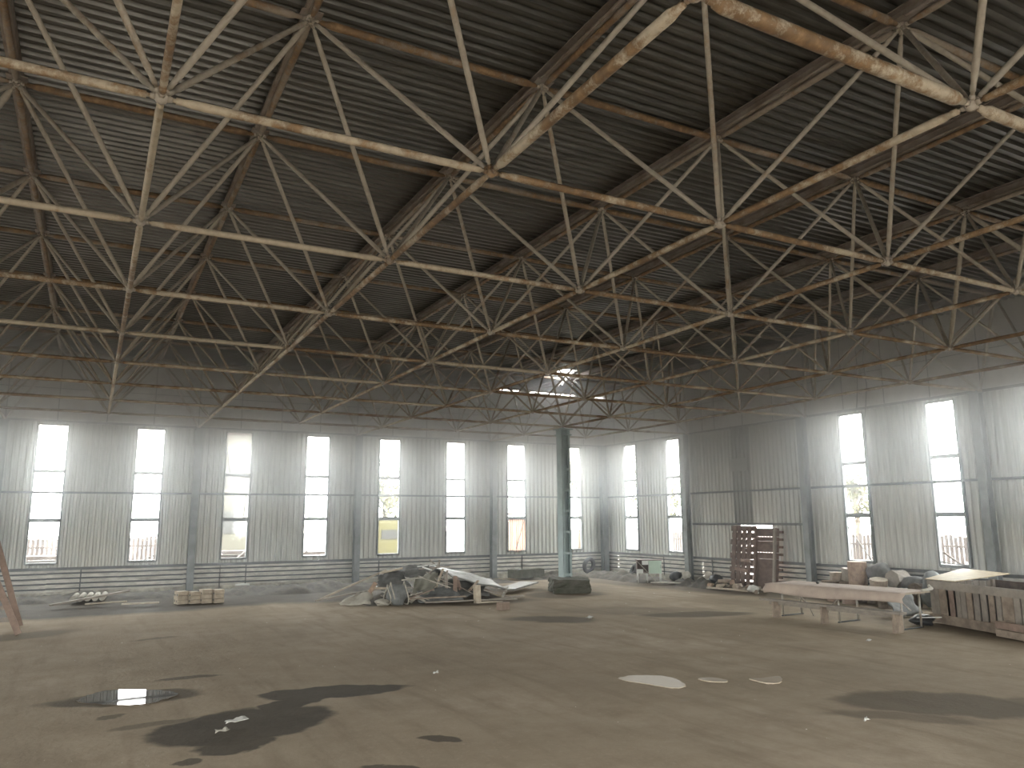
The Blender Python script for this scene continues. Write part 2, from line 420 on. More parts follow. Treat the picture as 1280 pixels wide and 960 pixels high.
CR = {4: [(1, ((.02,.02),(.85,.72))), (1, ((.85,.72),(.97,1),)), (1, ((.85,.72),(.86,.05)))],
      6: [(3, ((.03,.55),(.2,.02))), (2, ((.02,.97),(.98,.9))), (1, ((.9,.98),(.82,.1),(.95,.06)))],
      7: [(3, ((.02,.25),(.3,.03))), (3, ((.98,.7),(.9,.05))), (1, ((.05,.02),(.95,.35)))],
      8: [(3, ((.9,.98),(.97,.3),(.96,.02))), (2, ((.02,.5),(.98,.6))), (1, ((.1,.98),(.35,.02)))]}
for i, (w0, w1) in enumerate(back_w): window(FB, w0, w1, CR.get(i, ()))
RCR = {2: [(3, ((.98,.5),(.7,.02))), (1, ((.98,.4),(.3,.02))), (0, ((.98,.75),(.1,.02)))], 3: [(2, ((.98,.7),(.02,.95))), (0, ((.98,.06),(.5,.03),(.02,.02)))]}
for i, (w0, w1) in enumerate(right_w): window(FR, w0, w1, RCR.get(i, ()))
for w0, w1 in left_w: window(FL_, w0, w1)
for w0, w1 in front_w: window(FF, w0, w1)

# ------------------------------------------------------------------ roof deck, ribs along x, with a torn hole near the far corner
dk = MB(); HX0, HX1, HY0, HY1 = 15.25, 16.2, 18.75, 19.45
y0, y1 = YF-.2, YB+.11
ys = breaks(y0, y1, .18)
def dprof(y): return prof(y, .18, .055)
xs = [XL-.3, -12, -6, 0, 6, 12, 18, XR+.06]
for k in range(len(xs)-1):
    dz = .004*(k % 2)
    for i in range(len(ys)-1):
        a, b_ = ys[i], ys[i+1]
        segs = [(xs[k], xs[k+1])]
        if xs[k] <= HX0 < xs[k+1] and HY0 < (a+b_)/2 < HY1:
            j = .12*math.sin(i*2.3); segs = [(xs[k], HX0+j), (HX1+.1*math.cos(i*1.7), xs[k+1])]
        for s0, s1 in segs:
            s0 -= .06; s1 += .06
            za, zb = ZDECK+dz+dprof(a), ZDECK+dz+dprof(b_)
            dk.add([(s0, a, za), (s1, a, za), (s1, b_, zb), (s0, b_, zb)], [(0,3,2,1)])
struct(dk.build('ceiling', m_deck))
fp = MB()
vs = []
for i in range(9):
    for j in range(5):
        t = i/8; vs.append((16.1-.9*t*.6, 18.85+.5*j/4+.05*math.sin(i), 8.17-.55*t**1.5-.05*math.cos(j*3.1)))
fp.add(vs, [(i*5+j, i*5+j+1, (i+1)*5+j+1, (i+1)*5+j) for i in range(8) for j in range(4)])
tag(fp.build('loose_roof_sheet', m_metalsheet), 'torn strip of roof sheet hanging down from the small hole in the roof', 'roof sheet')

# ------------------------------------------------------------------ camera (fitted to the 3 m grid of the space frame)
f_px, yaw, pitch, roll = 971.14, .49175, .17287, -.006107
d = Vector((math.sin(yaw)*math.cos(pitch), math.cos(yaw)*math.cos(pitch), math.sin(pitch)))
r = Vector((math.cos(yaw), -math.sin(yaw), 0)); u = r.cross(d)
r2 = r*math.cos(roll)+u*math.sin(roll); u2 = -r*math.sin(roll)+u*math.cos(roll)
cam = bpy.data.objects.new('camera', bpy.data.cameras.new('camera')); C.objects.link(cam)
CP = Vector((-.2477, -6.4802, 2.45))
cam.matrix_world = Matrix(((r2.x, u2.x, -d.x, CP.x), (r2.y, u2.y, -d.y, CP.y), (r2.z, u2.z, -d.z, CP.z), (0,0,0,1)))
cam.data.sensor_width = 36; cam.data.lens = f_px/1280*36; cam.data.clip_start = .05; cam.data.clip_end = 500
sc.camera = cam
def seen(p, q, rad):
    """share of the picture a bar takes: used only to pick which bars stay separate parts"""
    tot = 0; last = None
    for k in range(13):
        w = Vector(p).lerp(Vector(q), k/12)-CP; z = w.dot(d)
        if z < .3: last = None; continue
        x, y = 640+f_px*w.dot(r2)/z, 480-f_px*w.dot(u2)/z
        if -5 < x < 1285 and -5 < y < 965:
            if last: tot += math.hypot(x-last[0], y-last[1])*2*rad*f_px/z
            last = (x, y)
        else: last = None
    return tot

# ------------------------------------------------------------------ space frame
sf = thing('roof_space_frame', 'rusty white tube space frame carrying the whole roof', 'roof frame')
BX = [3*i for i in range(-5, 7)]; BY = [3*j for j in range(-4, 8)]
TX = [3*i+1.5 for i in range(-5, 7)]; TY = [3*j+1.5 for j in range(-4, 8)]
def bar_mb(L, rad, collar=True):
    m = MB(); e = .075
    z = [e, e+.035, e+.036, e+.10, e+.101, e+.17, L/2, L-e-.17, L-e-.101, L-e-.10, L-e-.036, L-e-.035, L-e]
    k = rad
    rr = [.017, .017, .030 if rad > .03 else .024, .030 if rad > .03 else .024, k*.75, k, k, k, k*.75, .030 if rad > .03 else .024, .030 if rad > .03 else .024, .017, .017]
    m.tube([(0,0,a) for a in z], rr, 10); return m
proto = {}
def bar_mesh(kind, L, rad, mat):
    key = (kind, round(L, 3), rad)
    if key not in proto:
        o = bar_mb(L, rad).build(kind, mat); proto[key] = o.data; bpy.data.objects.remove(o)
    return proto[key]
bars = []
def bar(kind, p, q, rad, mat):
    if rad > .045 and mat is m_chord: mat = m_thick
    bars.append((kind, Vector(p), Vector(q), rad, mat))
thick = {((3,-3), (6,-3)): .060, ((3,-3), (3,0)): .048, ((6,-3), (9,-3)): .052, ((0,-3), (0,0)): .032, ((0,0), (0,3)): .034}
def brad(a, b): return thick.get((a, b), .039)
for y in BY:
    for x in BX[:-1]: bar('bottom_chord', (x, y, ZN), (x+3, y, ZN), brad((x, y), (x+3, y)), m_chord)
    if y % 6 == 0: bar('bottom_chord', (18, y, ZN), (21, y, ZN), .039, m_chord)
for x in BX:
    for y in BY[:-1]: bar('bottom_chord', (x, y, ZN), (x, y+3, ZN), brad((x, y), (x, y+3)), m_chord)
    if (x-3) % 6 == 0: bar('bottom_chord', (x, 21, ZN), (x, 24, ZN), .039, m_chord)
for y in TY:
    for x in TX[:-1]: bar('top_chord', (x, y, ZT), (x+3, y, ZT), .048, m_top)
for x in TX:
    for y in TY[:-1]: bar('top_chord', (x, y, ZT), (x, y+3, ZT), .040, m_top)
rd = random.Random(11)
colnodes = [(21, y) for y in (0, 6, 12, 18)] + [(x, 24) for x in (-9, -3, 3, 9, 15)]
for x in TX:
    for y in TY:
        for dx in (-1.5, 1.5):
            for dy in (-1.5, 1.5):
                n = (x+dx, y+dy)
                if (n[0] in BX and n[1] in BY) or n in colnodes:
                    rad = .030
                    if n in ((15,18), (15,0), (-3,6), (15,3)) or n in colnodes: rad = .042
                    bar('diagonal', (*n, ZN), (x, y, ZT), rad, m_diag)
def place_bar(o, p, q):
    o.location = p; o.rotation_euler = (q-p).to_track_quat('Z', 'Y').to_euler()
for kind in ('bottom_chord', 'top_chord', 'diagonal'):
    L = [(seen(p, q, rad), k, p, q, rad, mat) for k, (kd, p, q, rad, mat) in enumerate(bars) if kd == kind]
    L.sort(key=lambda t: -t[0])
    for s, k, p, q, rad, mat in L[:100]:
        o = bpy.data.objects.new(kind, bar_mesh(kind, (q-p).length, rad, mat)); C.objects.link(o); o.parent = sf; place_bar(o, p, q)
    rest = MB()
    for s, k, p, q, rad, mat in L[100:]:
        e = (q-p).normalized(); Ln = (q-p).length
        rest.tube([p+e*t for t in (.075, .13, .2, Ln-.2, Ln-.13, Ln-.075)], [.02, .028, rad, rad, .028, .02], 8)
    if L[100:]: rest.build(kind, L[0][5], sf)['kind'] = 'stuff'
# ball nodes
def node_mb(dirs):
    m = MB(); m.blob((0,0,0), (.056,.056,.056), 1, 0, 12, 8)
    for e in dirs:
        e = Vector(e).normalized(); m.tube([e*.045, e*.085], [.03, .022], 6)
    return m
low_dirs = [(1,0,0), (-1,0,0), (0,1,0), (0,-1,0)] + [(a, b_, 1.41) for a in (-1, 1) for b_ in (-1, 1)]
lo = node_mb(low_dirs).build('node', m_node); hi = node_mb([(x, y, -z) for x, y, z in low_dirs]+[(0,0,1)]).build('node', m_node)
NL = [(seen((x, y, ZN-.06), (x, y, ZN+.06), .06), (x, y, ZN), lo.data) for x in BX for y in BY] + [(seen((x, y, ZT-.06), (x, y, ZT+.06), .06), (x, y, ZT), hi.data) for x in TX for y in TY]
NL += [(0, (*n, ZN), lo.data) for n in colnodes]
NL.sort(key=lambda t: -t[0])
for s, p, me in NL[:100]:
    o = bpy.data.objects.new('node', me); C.objects.link(o); o.parent = sf; o.location = p
rest = MB()
for s, p, me in NL[100:]: rest.blob(p, (.056,.056,.056), 1, 0, 10, 6)
rest.build('node', m_node, sf)['kind'] = 'stuff'
bpy.data.objects.remove(lo); bpy.data.objects.remove(hi)
# purlins: channel sections over the upper nodes, running to the back wall
for x in TX:
    m = MB(); z0, z1 = ZT+.05, ZDECK-.005
    m.box((x+.045, 6.1, (z0+z1)/2), (.012, 36.2, z1-z0)); m.box((x, 6.1, z1), (.10, 36.2, .012)); m.box((x, 6.1, z0), (.10, 36.2, .012))
    m.box((x-.06, 6.1, ZT+.06), (.05, 36.2, .010))
    for y in TY: m.box((x, y, ZT+.055), (.24, .20, .014))
    m.build('purlin', m_purlin, sf)

# ------------------------------------------------------------------ columns
def column(x, y, w, label, mat=None, rz=0, base=True):
    t = thing('steel_column', label, 'column', (x, y, 0), rz); t['kind'] = 'thing'; mat = mat or m_column
    m = MB(); h = ZN-.06
    for s in (-1, 1): m.box((0, s*(w/2-.008), h/2), (w*.86, .016, h))
    m.box((0, 0, h/2), (.012, w-.03, h)); m.build('shaft', mat, t)
    m = MB(); m.box((0, 0, .012), (w*1.25, w*1.25, .024))
    for a in (-1, 1):
        for b_ in (-1, 1): m.tube([(a*w*.52, b_*w*.52, .02), (a*w*.52, b_*w*.52, .07)], .014, 6)
    m.build('base_plate', mat, t)
    m = MB(); m.box((0, 0, h-.01), (w*1.15, w*1.15, .02)); m.tube([(0,0,h), (0,0,h+.06)], .05, 8); m.build('cap_plate', mat, t)
    return t
names = {-9: 'wall column farthest left on the back wall', -3: 'back wall column standing left of the leftmost window in view', 3: 'slim grey back wall column between the second and third windows from the left',
         9: 'grey back wall column behind the left end of the debris heap', 15: 'grey back wall column right behind the bent sheet metal of the heap'}
for x, lb in names.items():
    if x == -9: continue
    column(x, YB-.24, .26, lb)
column(XR-.26, YB-.26, .3, 'dark column in the far corner where the two walls meet')
column(XR-.24, 18, .26, 'grey right wall column between a window and the windowless bay', rz=PI/2)
column(XR-.24, 12, .26, 'grey right wall column between the windowless bay and the log pile', rz=PI/2)
column(XR-.24, 6, .26, 'grey right wall column rising behind the slatted crate', rz=PI/2)
# the free-standing pillar: two channels laced into a box
t = thing('steel_pillar', 'free-standing teal steel pillar holding up the roof frame in mid hall', 'pillar', (15, 18, 0)); t['kind'] = 'thing'
m = MB(); h = ZN-.12
for s in (-1, 1):
    m.box((s*.17, 0, h/2), (.016, .36, h)); m.box((s*.14, .172, h/2), (.08, .016, h)); m.box((s*.14, -.172, h/2), (.08, .016, h))
m.box((0, 0, h/2), (.34, .012, h)); m.build('shaft', m_pillar, t)
m = MB()
k = .5
while k < h-.3: m = MB(); m.box((0, -.184, k), (.34, .008, .09)); m.build('batten_plate', m_pillar, t); k += .75
m = MB(); m.box((0,0,h+.01), (.55,.55,.03)); m.box((0,0,h-.2), (.46,.46,.05)); m.tube([(0,0,h+.02), (0,0,h+.08)], .06, 8); m.build('cap_plate', m_pillar, t)

# ------------------------------------------------------------------ things on the floor
def solid(o, t):
    k = o.modifiers.new('thickness', 'SOLIDIFY'); k.thickness = t; k.offset = 0; return o
def drape(name, pts, mat, nx=10, ny=8, amp=.05, seed=0, parent=None, thick=.012, edge=.5):
    """wrinkled sheet over four corners"""
    rn = random.Random(seed); ph = [rn.uniform(0, 6) for _ in range(5)]; a, b_, c, d_ = [Vector(p) for p in pts]
    n = (b_-a).cross(d_-a).normalized(); vs = []
    if n.z < 0: n = -n
    for i in range(nx+1):
        for j in range(ny+1):
            s, t = i/nx, j/ny
            p = (a*(1-s)+b_*s)*(1-t) + (d_*(1-s)+c*s)*t
            w_ = math.sin(7*s+ph[0]+2*t)*.5+math.sin(9*t+ph[1]+3*s)*.4+math.sin(15*s-6*t+ph[2])*.25+rn.uniform(-.2, .2)
            q = p+n*w_*amp
            if i in (0, nx) or j in (0, ny): q += (p-(a+c)/2).normalized()*rn.uniform(-edge, edge)*amp*2
            vs.append((q.x, q.y, max(q.z, .012)))
    m = MB(); m.add(vs, [(i*(ny+1)+j, (i+1)*(ny+1)+j, (i+1)*(ny+1)+j+1, i*(ny+1)+j+1) for i in range(nx) for j in range(ny)], True)
    return solid(m.build(name, mat, parent), thick)
def plank(name, p, q, w_, h, mat, label, cat='plank', group=None):
    m = MB(); p = Vector(p); q = Vector(q)
    c = (p+q)/2+Vector((0,0,random.uniform(-.006, .012)))
    m.beam(p, c, w_, h); m.beam(c, q, w_*.97, h*.98)
    return tag(m.build(name, mat), label, cat, group)
def flat_poly(name, pts, z, mat, label, cat, sub=3, kind=None):
    P_ = [Vector((x, y)) for x, y in pts]; c = sum(P_, Vector((0,0)))/len(P_); ring = []; z = max(z, .0)+floor_h(c.x, c.y)+.006
    n = len(P_); rn = random.Random(len(name)+n)
    for i in range(n):      # closed spline through the outline with a ragged edge
        a, b_, e, f = P_[i-1], P_[i], P_[(i+1) % n], P_[(i+2) % n]
        for k in range(6):
            t = k/6; q = .5*((2*b_)+(e-a)*t+(2*a-5*b_+4*e-f)*t*t+(3*b_-a-3*e+f)*t**3)
            ring.append(q+(q-c)*rn.uniform(-.035, .035))
    m = MB(); vs = [(c.x, c.y, z)]+[(q.x, q.y, z) for q in ring]+[(c.x+(q.x-c.x)*1.01, c.y+(q.y-c.y)*1.01, z-.03) for q in ring]; N = len(ring)
    m.add(vs, [(0, 1+i, 1+(i+1) % N) for i in range(N)]+[(1+i, 1+N+i, 1+N+(i+1) % N, 1+(i+1) % N) for i in range(N)])
    return tag(m.build(name, mat), label, cat, None, kind)

# --- water lying on the floor
flat_poly('puddle', [(-.23,6.46),(.01,6.91),(.33,6.98),(.85,6.62),(1.07,6.24),(.85,5.96),(.59,5.78),(.2,5.95),(-.09,6.22)], .006, m_water, 'water puddle mirroring a bright window on the dark earth floor', 'puddle')
flat_poly('puddle', [(7.25,4.02),(7.52,4.16),(7.73,4.11),(8.02,3.87),(8.01,3.51),(7.82,3.14),(7.56,3.12),(7.42,3.5)], .006, m_mudwater, 'largest of the pale muddy puddles on the open floor', 'puddle')
flat_poly('puddle', [(8.34,3.43),(8.59,3.39),(8.65,3.14),(8.52,3.04),(8.34,3.21)], .006, m_mudwater, 'small pale muddy puddle between two other pale puddles', 'puddle')
flat_poly('puddle', [(8.98,2.99),(9.22,2.92),(9.53,2.89),(9.19,2.55),(8.98,2.6),(8.96,2.82)], .006, m_mudwater, 'pale muddy puddle with a pointed corner, right of the other pale puddles', 'puddle')
# --- scraps of litter
def scrap(x, y, s, seed, label, mat=None):
    o = drape('paper_scrap', [(x-s, y-s*.5, .02), (x+s, y-s*.6, .03), (x+s*.8, y+s*.6, .05), (x-s*.9, y+s*.5, .02)], mat or m_paper, 5, 4, .02, seed, None, .004)
    return tag(o, label, 'paper scrap')
scrap(1.53, 4.12, .13, 1, 'crumpled white paper lying in the big dark wet patch')
scrap(1.30, 3.70, .07, 2, 'small pale scrap in the wet patch beside the crumpled paper', m_pale)
scrap(10.97, 10.42, .09, 3, 'white scrap on the bare floor in front of the pillar block')
scrap(13.69, 4.47, .06, 4, 'white scrap on the floor in front of the bench')
scrap(8.28, .34, .035, 5, 'tiny white scrap on the floor left of the grey wet patch')
scrap(4.85, 5.7, .04, 6, 'tiny white scrap right of the long wet patch')

# --- earth banked along the walls
def bank(name, cx, cy, lx, ly, h, seed, label, rz=0):
    rn = random.Random(seed); ph = [rn.uniform(0, 6) for _ in range(6)]; nx_, ny_ = 48, 12; vs = []
    for i in range(nx_+1):
        for j in range(ny_+1):
            s, t = i/nx_*2-1, j/ny_*2-1
            e = max(0, 1-s*s)**.5*max(0, 1-t*t)**.7
            z = h*e*(.62+.25*math.sin(s*9+ph[0])*math.cos(t*3+ph[1])+.2*math.sin(s*23+ph[2]+t*5)+rn.uniform(-.14, .14))
            x, y = s*lx, t*ly
            vs.append((cx+x*math.cos(rz)-y*math.sin(rz), cy+x*math.sin(rz)+y*math.cos(rz), z-.03))
    m = MB(); m.add(vs, [(i*(ny_+1)+j, (i+1)*(ny_+1)+j, (i+1)*(ny_+1)+j+1, i*(ny_+1)+j+1) for i in range(nx_) for j in range(ny_)], True)
    return tag(m.build(name, m_darkdirt), label, 'rubble', None, 'stuff')
bank('rubble', -.6, 23.0, 4.6, .9, .26, 1, 'dark earth and rubble banked along the back wall at the left')
bank('rubble', 6.6, 22.6, 3.6, 1.2, .34, 2, 'dark earth banked along the back wall left of the debris heap')
bank('rubble', 12.6, 22.6, 2.4, 1.0, .26, 3, 'dark earth along the back wall behind the bent sheet metal')
bank('rubble', 19.6, 21.0, 2.6, .9, .36, 4, 'dark rubble along the right wall in the far corner', PI/2)
bank('rubble', 19.9, 16.2, 1.9, .7, .34, 5, 'dark rubble at the foot of the wall left of the pallets', PI/2)
bank('rubble', 9.3, 17.3, 2.3, 1.4, .42, 6, 'dark core of loose rubbish under the debris heap')
bank('rubble', 17.6, 22.9, 1.8, .9, .3, 7, 'dark earth along the back wall right of the pillar')

# --- left: trestle, pipes, blocks
t = thing('wooden_trestle', 'reddish wooden trestle standing at the left edge of the floor', 'trestle', (-2.4, 15.4, 0))
W = lambda x, y, z: (x+2.4, y-15.4, z)
for a, b_ in (((-1.47,14.6,0), (-2.42,15.0,2.05)), ((-1.56,16.3,0), (-2.28,15.9,2.35)), ((-3.4,14.6,0), (-2.46,15.0,2.05)), ((-3.4,16.3,0), (-2.46,15.9,2.2))):
    m = MB(); m.beam(W(*a), W(*b_), .13, .075, (0,1,0)); m.build('leg', m_woodpink, t)
m = MB(); m.beam(W(-2.4,14.7,2.05), W(-2.4,16.3,2.2), .14, .09); m.build('top_rail', m_woodpink, t)
for a, b_ in (((-1.62,14.66,.32), (-3.25,14.66,.32)), ((-1.7,16.22,.45), (-3.2,16.22,.45))):
    m = MB(); m.beam(W(*a), W(*b_), .03, .10); m.build('brace', m_woodgrey, t)
lb = ['nearest the left end of', 'second from the left in', 'in the middle of', 'fourth from the left in', 'at the right end of']
for k in range(5):
    m = MB(); x = -.55+k*.2
    m.tube([(x, 21.45, .14), (x, 21.38, .14)], .085, 12, False); m.tube([(x, 21.38, .14), (x+.1, 22.6, .16)], [.085, .085], 12)
    tag(m.build('pipe', m_pale), 'short pale pipe seen end-on, %s the row by the back wall' % lb[k], 'pipe', 'row of short pale pipes')
plank('plank', (-1.1, 20.2, .10), (.95, 20.9, .36), .16, .05, m_woodgrey, 'long grey plank lying against the rubble in front of the pale pipes')
plank('plank', (.75, 19.9, .06), (1.75, 19.75, .07), .12, .04, m_woodpale, 'pale plank lying left of the four pale blocks')
plank('plank', (-.2, 20.6, .05), (.9, 20.3, .10), .09, .04, m_woodpale, 'thin pale batten on the rubble under the long grey plank')
plank('plank', (4.3, 22.2, .30), (4.75, 22.1, .31), .12, .05, m_white, 'short white board on the dark earth under the third window')
bl = ['leftmost pale block, with holes in its side,', 'second pale block from the left, slightly lower,', 'third pale block from the left, tallest,', 'rightmost pale block, rough at its edge,']
for k in range(4):
    t = thing('hollow_block', bl[k]+' in the row by the back wall', 'block', (2.34+k*.34, 19.65-.06*k, 0), .25+.12*math.sin(k*2), 'row of four pale blocks')
    h = (.38,.36,.42,.40)[k]; m = MB()
    for zz in range(3): m.box((.005*(-1)**zz, 0, h*(zz+.5)/3), (.29, .34, h/3-.012))
    m.build('block_body', m_brick, t)
    for a in (-.08, .08):
        for zz in (.25, .72): m = MB(); m.tube([(-.146, a, h*zz), (-.150, a, h*zz)], .035, 8); m.build('core_hole', m_seam, t)

# --- debris heap
plank('pole', (6.2, 18.2, .06), (8.35, 18.3, .86), .05, .05, m_woodpale, 'long thin pale pole sloping up the left side of the debris heap', 'pole')
plank('plank', (5.9, 17.6, .08), (8.0, 17.6, .36), .10, .04, m_woodgrey, 'grey board lying low under the long pale pole at the heap')
plank('plank', (8.0, 17.9, .80), (8.75, 17.9, .93), .12, .05, m_woodpale, 'short pale board on top of the left side of the heap')
plank('plank', (7.35, 16.6, .46), (8.2, 16.35, .42), .09, .06, m_woodpale, 'pale stick poking out left over the tied sack')
m = MB(); m.beam((7.27, 16.62, .34), (7.42, 16.55, .62), .14, .12); tag(m.build('wood_offcut', m_cutwood), 'reddish wood offcut standing on end at the left of the heap', 'wood offcut')
tag(drape('pale_cloth', [(6.35,16.75,.02), (7.15,16.15,.03), (7.35,16.6,.32), (7.0,16.9,.34)], m_pale, 10, 7, .05, 3), 'pale folded cloth lying at the left foot of the debris heap', 'cloth')
m = MB(); m.blob((7.45,16.0,.08), (.22,.14,.10), 4, .3); tag(m.build('rag', m_pale), 'small crumpled pale rag between the folded cloth and the tied sack', 'rag')
t = thing('sack', 'bulging blue-grey sack tied with white rope at the front of the heap', 'sack', (7.92, 16.05, 0))
m = MB(); m.blob((0,0,.28), (.30,.30,.36), 5, .16, 18, 12, .28); m.build('sack_body', m_sack, t)
for k, (dx, rr) in enumerate(((-.20, .27), (-.30, .22), (.22, .28))):
    m = MB(); m.tube([(dx+.05*math.sin(a*2), .05+rr*math.cos(a)*1.1-.05, .30+rr*1.25*math.sin(a)) for a in [PI*2*q/20 for q in range(21)] if .30+rr*1.25*math.sin(a) > .01], .022, 6); m.build('rope', m_pale, t)
m = MB(); m.tube([(8.3,15.95,.05), (8.45,15.9,.2), (8.6,15.85,.16), (8.75,15.8,.03)], [.05,.06,.05,.03], 7); tag(m.build('rag', m_pale), 'twisted pale rag on the floor right of the tied sack', 'rag')
tag(drape('tarpaulin', [(8.35,16.15,.10), (9.2,16.3,.30), (9.75,17.3,.82), (9.0,17.4,.66)], m_tarpolive, 14, 10, .055, 8), 'olive green tarpaulin sloping down the front of the heap', 'tarpaulin')
tag(drape('tarpaulin', [(7.7,17.3,.35), (8.7,17.0,.45), (8.8,17.9,.86), (8.0,18.0,.76)], m_tarpdark, 12, 8, .07, 9), 'dark tarpaulin over the left crest of the debris heap', 'tarpaulin')
tag(drape('tarpaulin', [(8.7,17.5,.70), (10.0,17.4,.72), (10.0,18.4,.98), (8.8,18.4,.95)], m_tarpdark, 14, 9, .07, 10), 'dark tarpaulin bunched on the top of the debris heap', 'tarpaulin')
tag(drape('tarpaulin', [(9.4,16.1,.12), (10.9,15.9,.12), (11.2,16.9,.36), (9.8,17.1,.58)], m_tarpdark, 12, 8, .07, 12), 'dark tarpaulin in the hollow under the bent sheet metal', 'tarpaulin')
tag(drape('tarpaulin', [(8.5,15.8,.05), (9.9,15.6,.05), (10.0,16.5,.40), (8.7,16.5,.32)], m_sack, 12, 8, .05, 13), 'grey cover lying low under the olive tarpaulin', 'tarpaulin')
rn = random.Random(5)
for k, (a, b_, lab) in enumerate([((9.05,17.3,1.0), (9.25,17.0,1.04), 'first white splinter on the crest of the heap'), ((9.2,17.25,.98), (9.35,16.9,.90), 'white splinter just right of the first on the crest'),
        ((9.45,17.3,1.0), (9.6,17.1,1.06), 'short white splinter near the top of the bent sheet')]):
    m = MB(); m.beam(a, b_, .06, .03); tag(m.build('splinter', m_white), lab, 'splinter')
for k, (a, b_, w_, mt, lab) in enumerate([
    ((9.3,16.5,.30), (9.75,16.9,.92), .07, m_woodpale, 'pale slat leaning up beside the olive tarpaulin'),
    ((9.45,16.4,.28), (9.9,16.9,.86), .06, m_woodgrey, 'grey slat leaning next to the pale slat by the olive tarpaulin'),
    ((9.62,16.3,.12), (9.70,16.55,.78), .10, m_woodgrey, 'grey upright board in the middle of the heap front'),
    ((9.82,16.1,.05), (9.95,16.4,.72), .13, m_woodpink, 'reddish upright board in the middle of the heap front'),
    ((10.15,16.3,.10), (10.1,16.6,.66), .10, m_woodpink, 'reddish upright board right of the other reddish board'),
    ((10.3,16.2,.25), (10.75,16.4,.55), .08, m_woodpale, 'pale crosspiece under the upper end of the bent sheet'),
    ((10.9,16.0,.40), (11.5,15.9,.20), .10, m_woodgrey, 'grey board sliding down under the lower end of the bent sheet'),
    ((8.6,15.55,.07), (11.4,15.05,.07), .12, m_woodgrey, 'long grey timber lying along the front foot of the heap'),
    ((8.2,15.8,.16), (9.9,15.5,.18), .08, m_wood, 'brown timber lying behind the long grey timber'),
    ((10.0,14.95,.04), (10.8,14.8,.04), .09, m_woodpale, 'short pale board on the floor in front of the post'),
    ((9.2,17.6,.90), (10.1,17.2,.98), .06, m_woodgrey, 'grey lath lying across the top of the heap'),
    ((8.4,17.0,.62), (9.0,16.7,.70), .05, m_pale, 'thin pale lath over the dark tarpaulin'),
    ((11.2,15.6,.10), (11.9,16.6,.30), .07, m_pale, 'pale lath sticking out beside the flat slab'),
    ((10.7,15.5,.05), (12.1,15.9,.06), .09, m_woodgrey, 'grey board flat on the floor at the right foot of the heap')]):
    plank('plank', a, b_, w_, .035, mt, lab)
m = MB(); m.beam((10.15,15.2,0), (10.13,15.22,.52), .17, .17, (0,1,0)); tag(m.build('timber_post', m_woodpale), 'short pale timber post standing at the front of the heap', 'post')
m = MB(); m.box((10.0,13.25,.1), (.30,.22,.20), .3); m.box((10.0,13.25,.203), (.24,.16,.01), .3); tag(m.build('brick', m_redbrick), 'lone brown brick on the floor before the heap', 'brick')
t = drape('sheet_metal', [(9.95,16.55,.66), (11.75,16.2,.22), (11.9,18.1,.48), (9.75,18.1,1.0)], m_metalsheet, 16, 8, .035, 21, None, .015); tag(t, 'large bent light grey metal sheet sloping off the right of the heap', 'sheet metal')
for k, (a, b_) in enumerate((((9.9,17.9,1.0), (9.75,18.05,1.16)), ((9.95,17.7,.97), (10.05,17.9,1.14)))): 
    m = MB(); m.beam(a, b_, .05, .03); tag(m.build('splinter', m_woodgrey), ('grey splinter rising at the upper corner of the bent sheet', 'grey splinter rising just right of the sheet corner')[k], 'splinter')
m = MB()
vs = [(12.0,17.6,.10), (12.5,17.2,.10), (14.45,19.0,.14), (14.0,19.5,.14)]
m.add(vs+[(x, y, z+.06) for x, y, z in vs], [(3,2,1,0), (4,5,6,7), (0,1,5,4), (1,2,6,5), (2,3,7,6), (3,0,4,7)])
tag(m.build('board', m_metalsheet), 'flat light grey board lying tilted between the heap and the pillar', 'board')
m = MB(); m.beam((12.0,22.9,.42), (13.4,22.7,.36), .22, .08); tag(m.build('beam_offcut', m_pale), 'pale beam offcut against the back wall behind the bent sheet', 'beam')
m = MB(); m.box((16.0,22.7,.24), (1.5,.5,.34), .05); tag(m.build('crate_box', m_concrete), 'low dark box against the back wall left of the pillar', 'box')

rn = random.Random(77)
for k in range(22):
    x = rn.uniform(7.6, 11.4); y = rn.uniform(15.7, 17.6); a = rn.uniform(0, PI); L = rn.uniform(.35, 1.0)
    zz = max(.05, .8-abs(x-9.3)*.28-(17.6-y)*.25); e = Vector((math.cos(a), math.sin(a)*.6, rn.uniform(-.35, .45)))*L/2
    c = Vector((x, y, zz+abs(e.z)*.7+.03)); m = MB(); m.beam(c-e, c+e, rn.uniform(.025, .06), rn.uniform(.015, .03))
    tag(m.build('broken_lath', rn.choice((m_woodgrey, m_woodgrey, m_pale, m_wood, m_woodpink, m_legmetal))), 'thin broken lath sticking out of the debris heap', 'lath', 'broken laths in the debris heap')
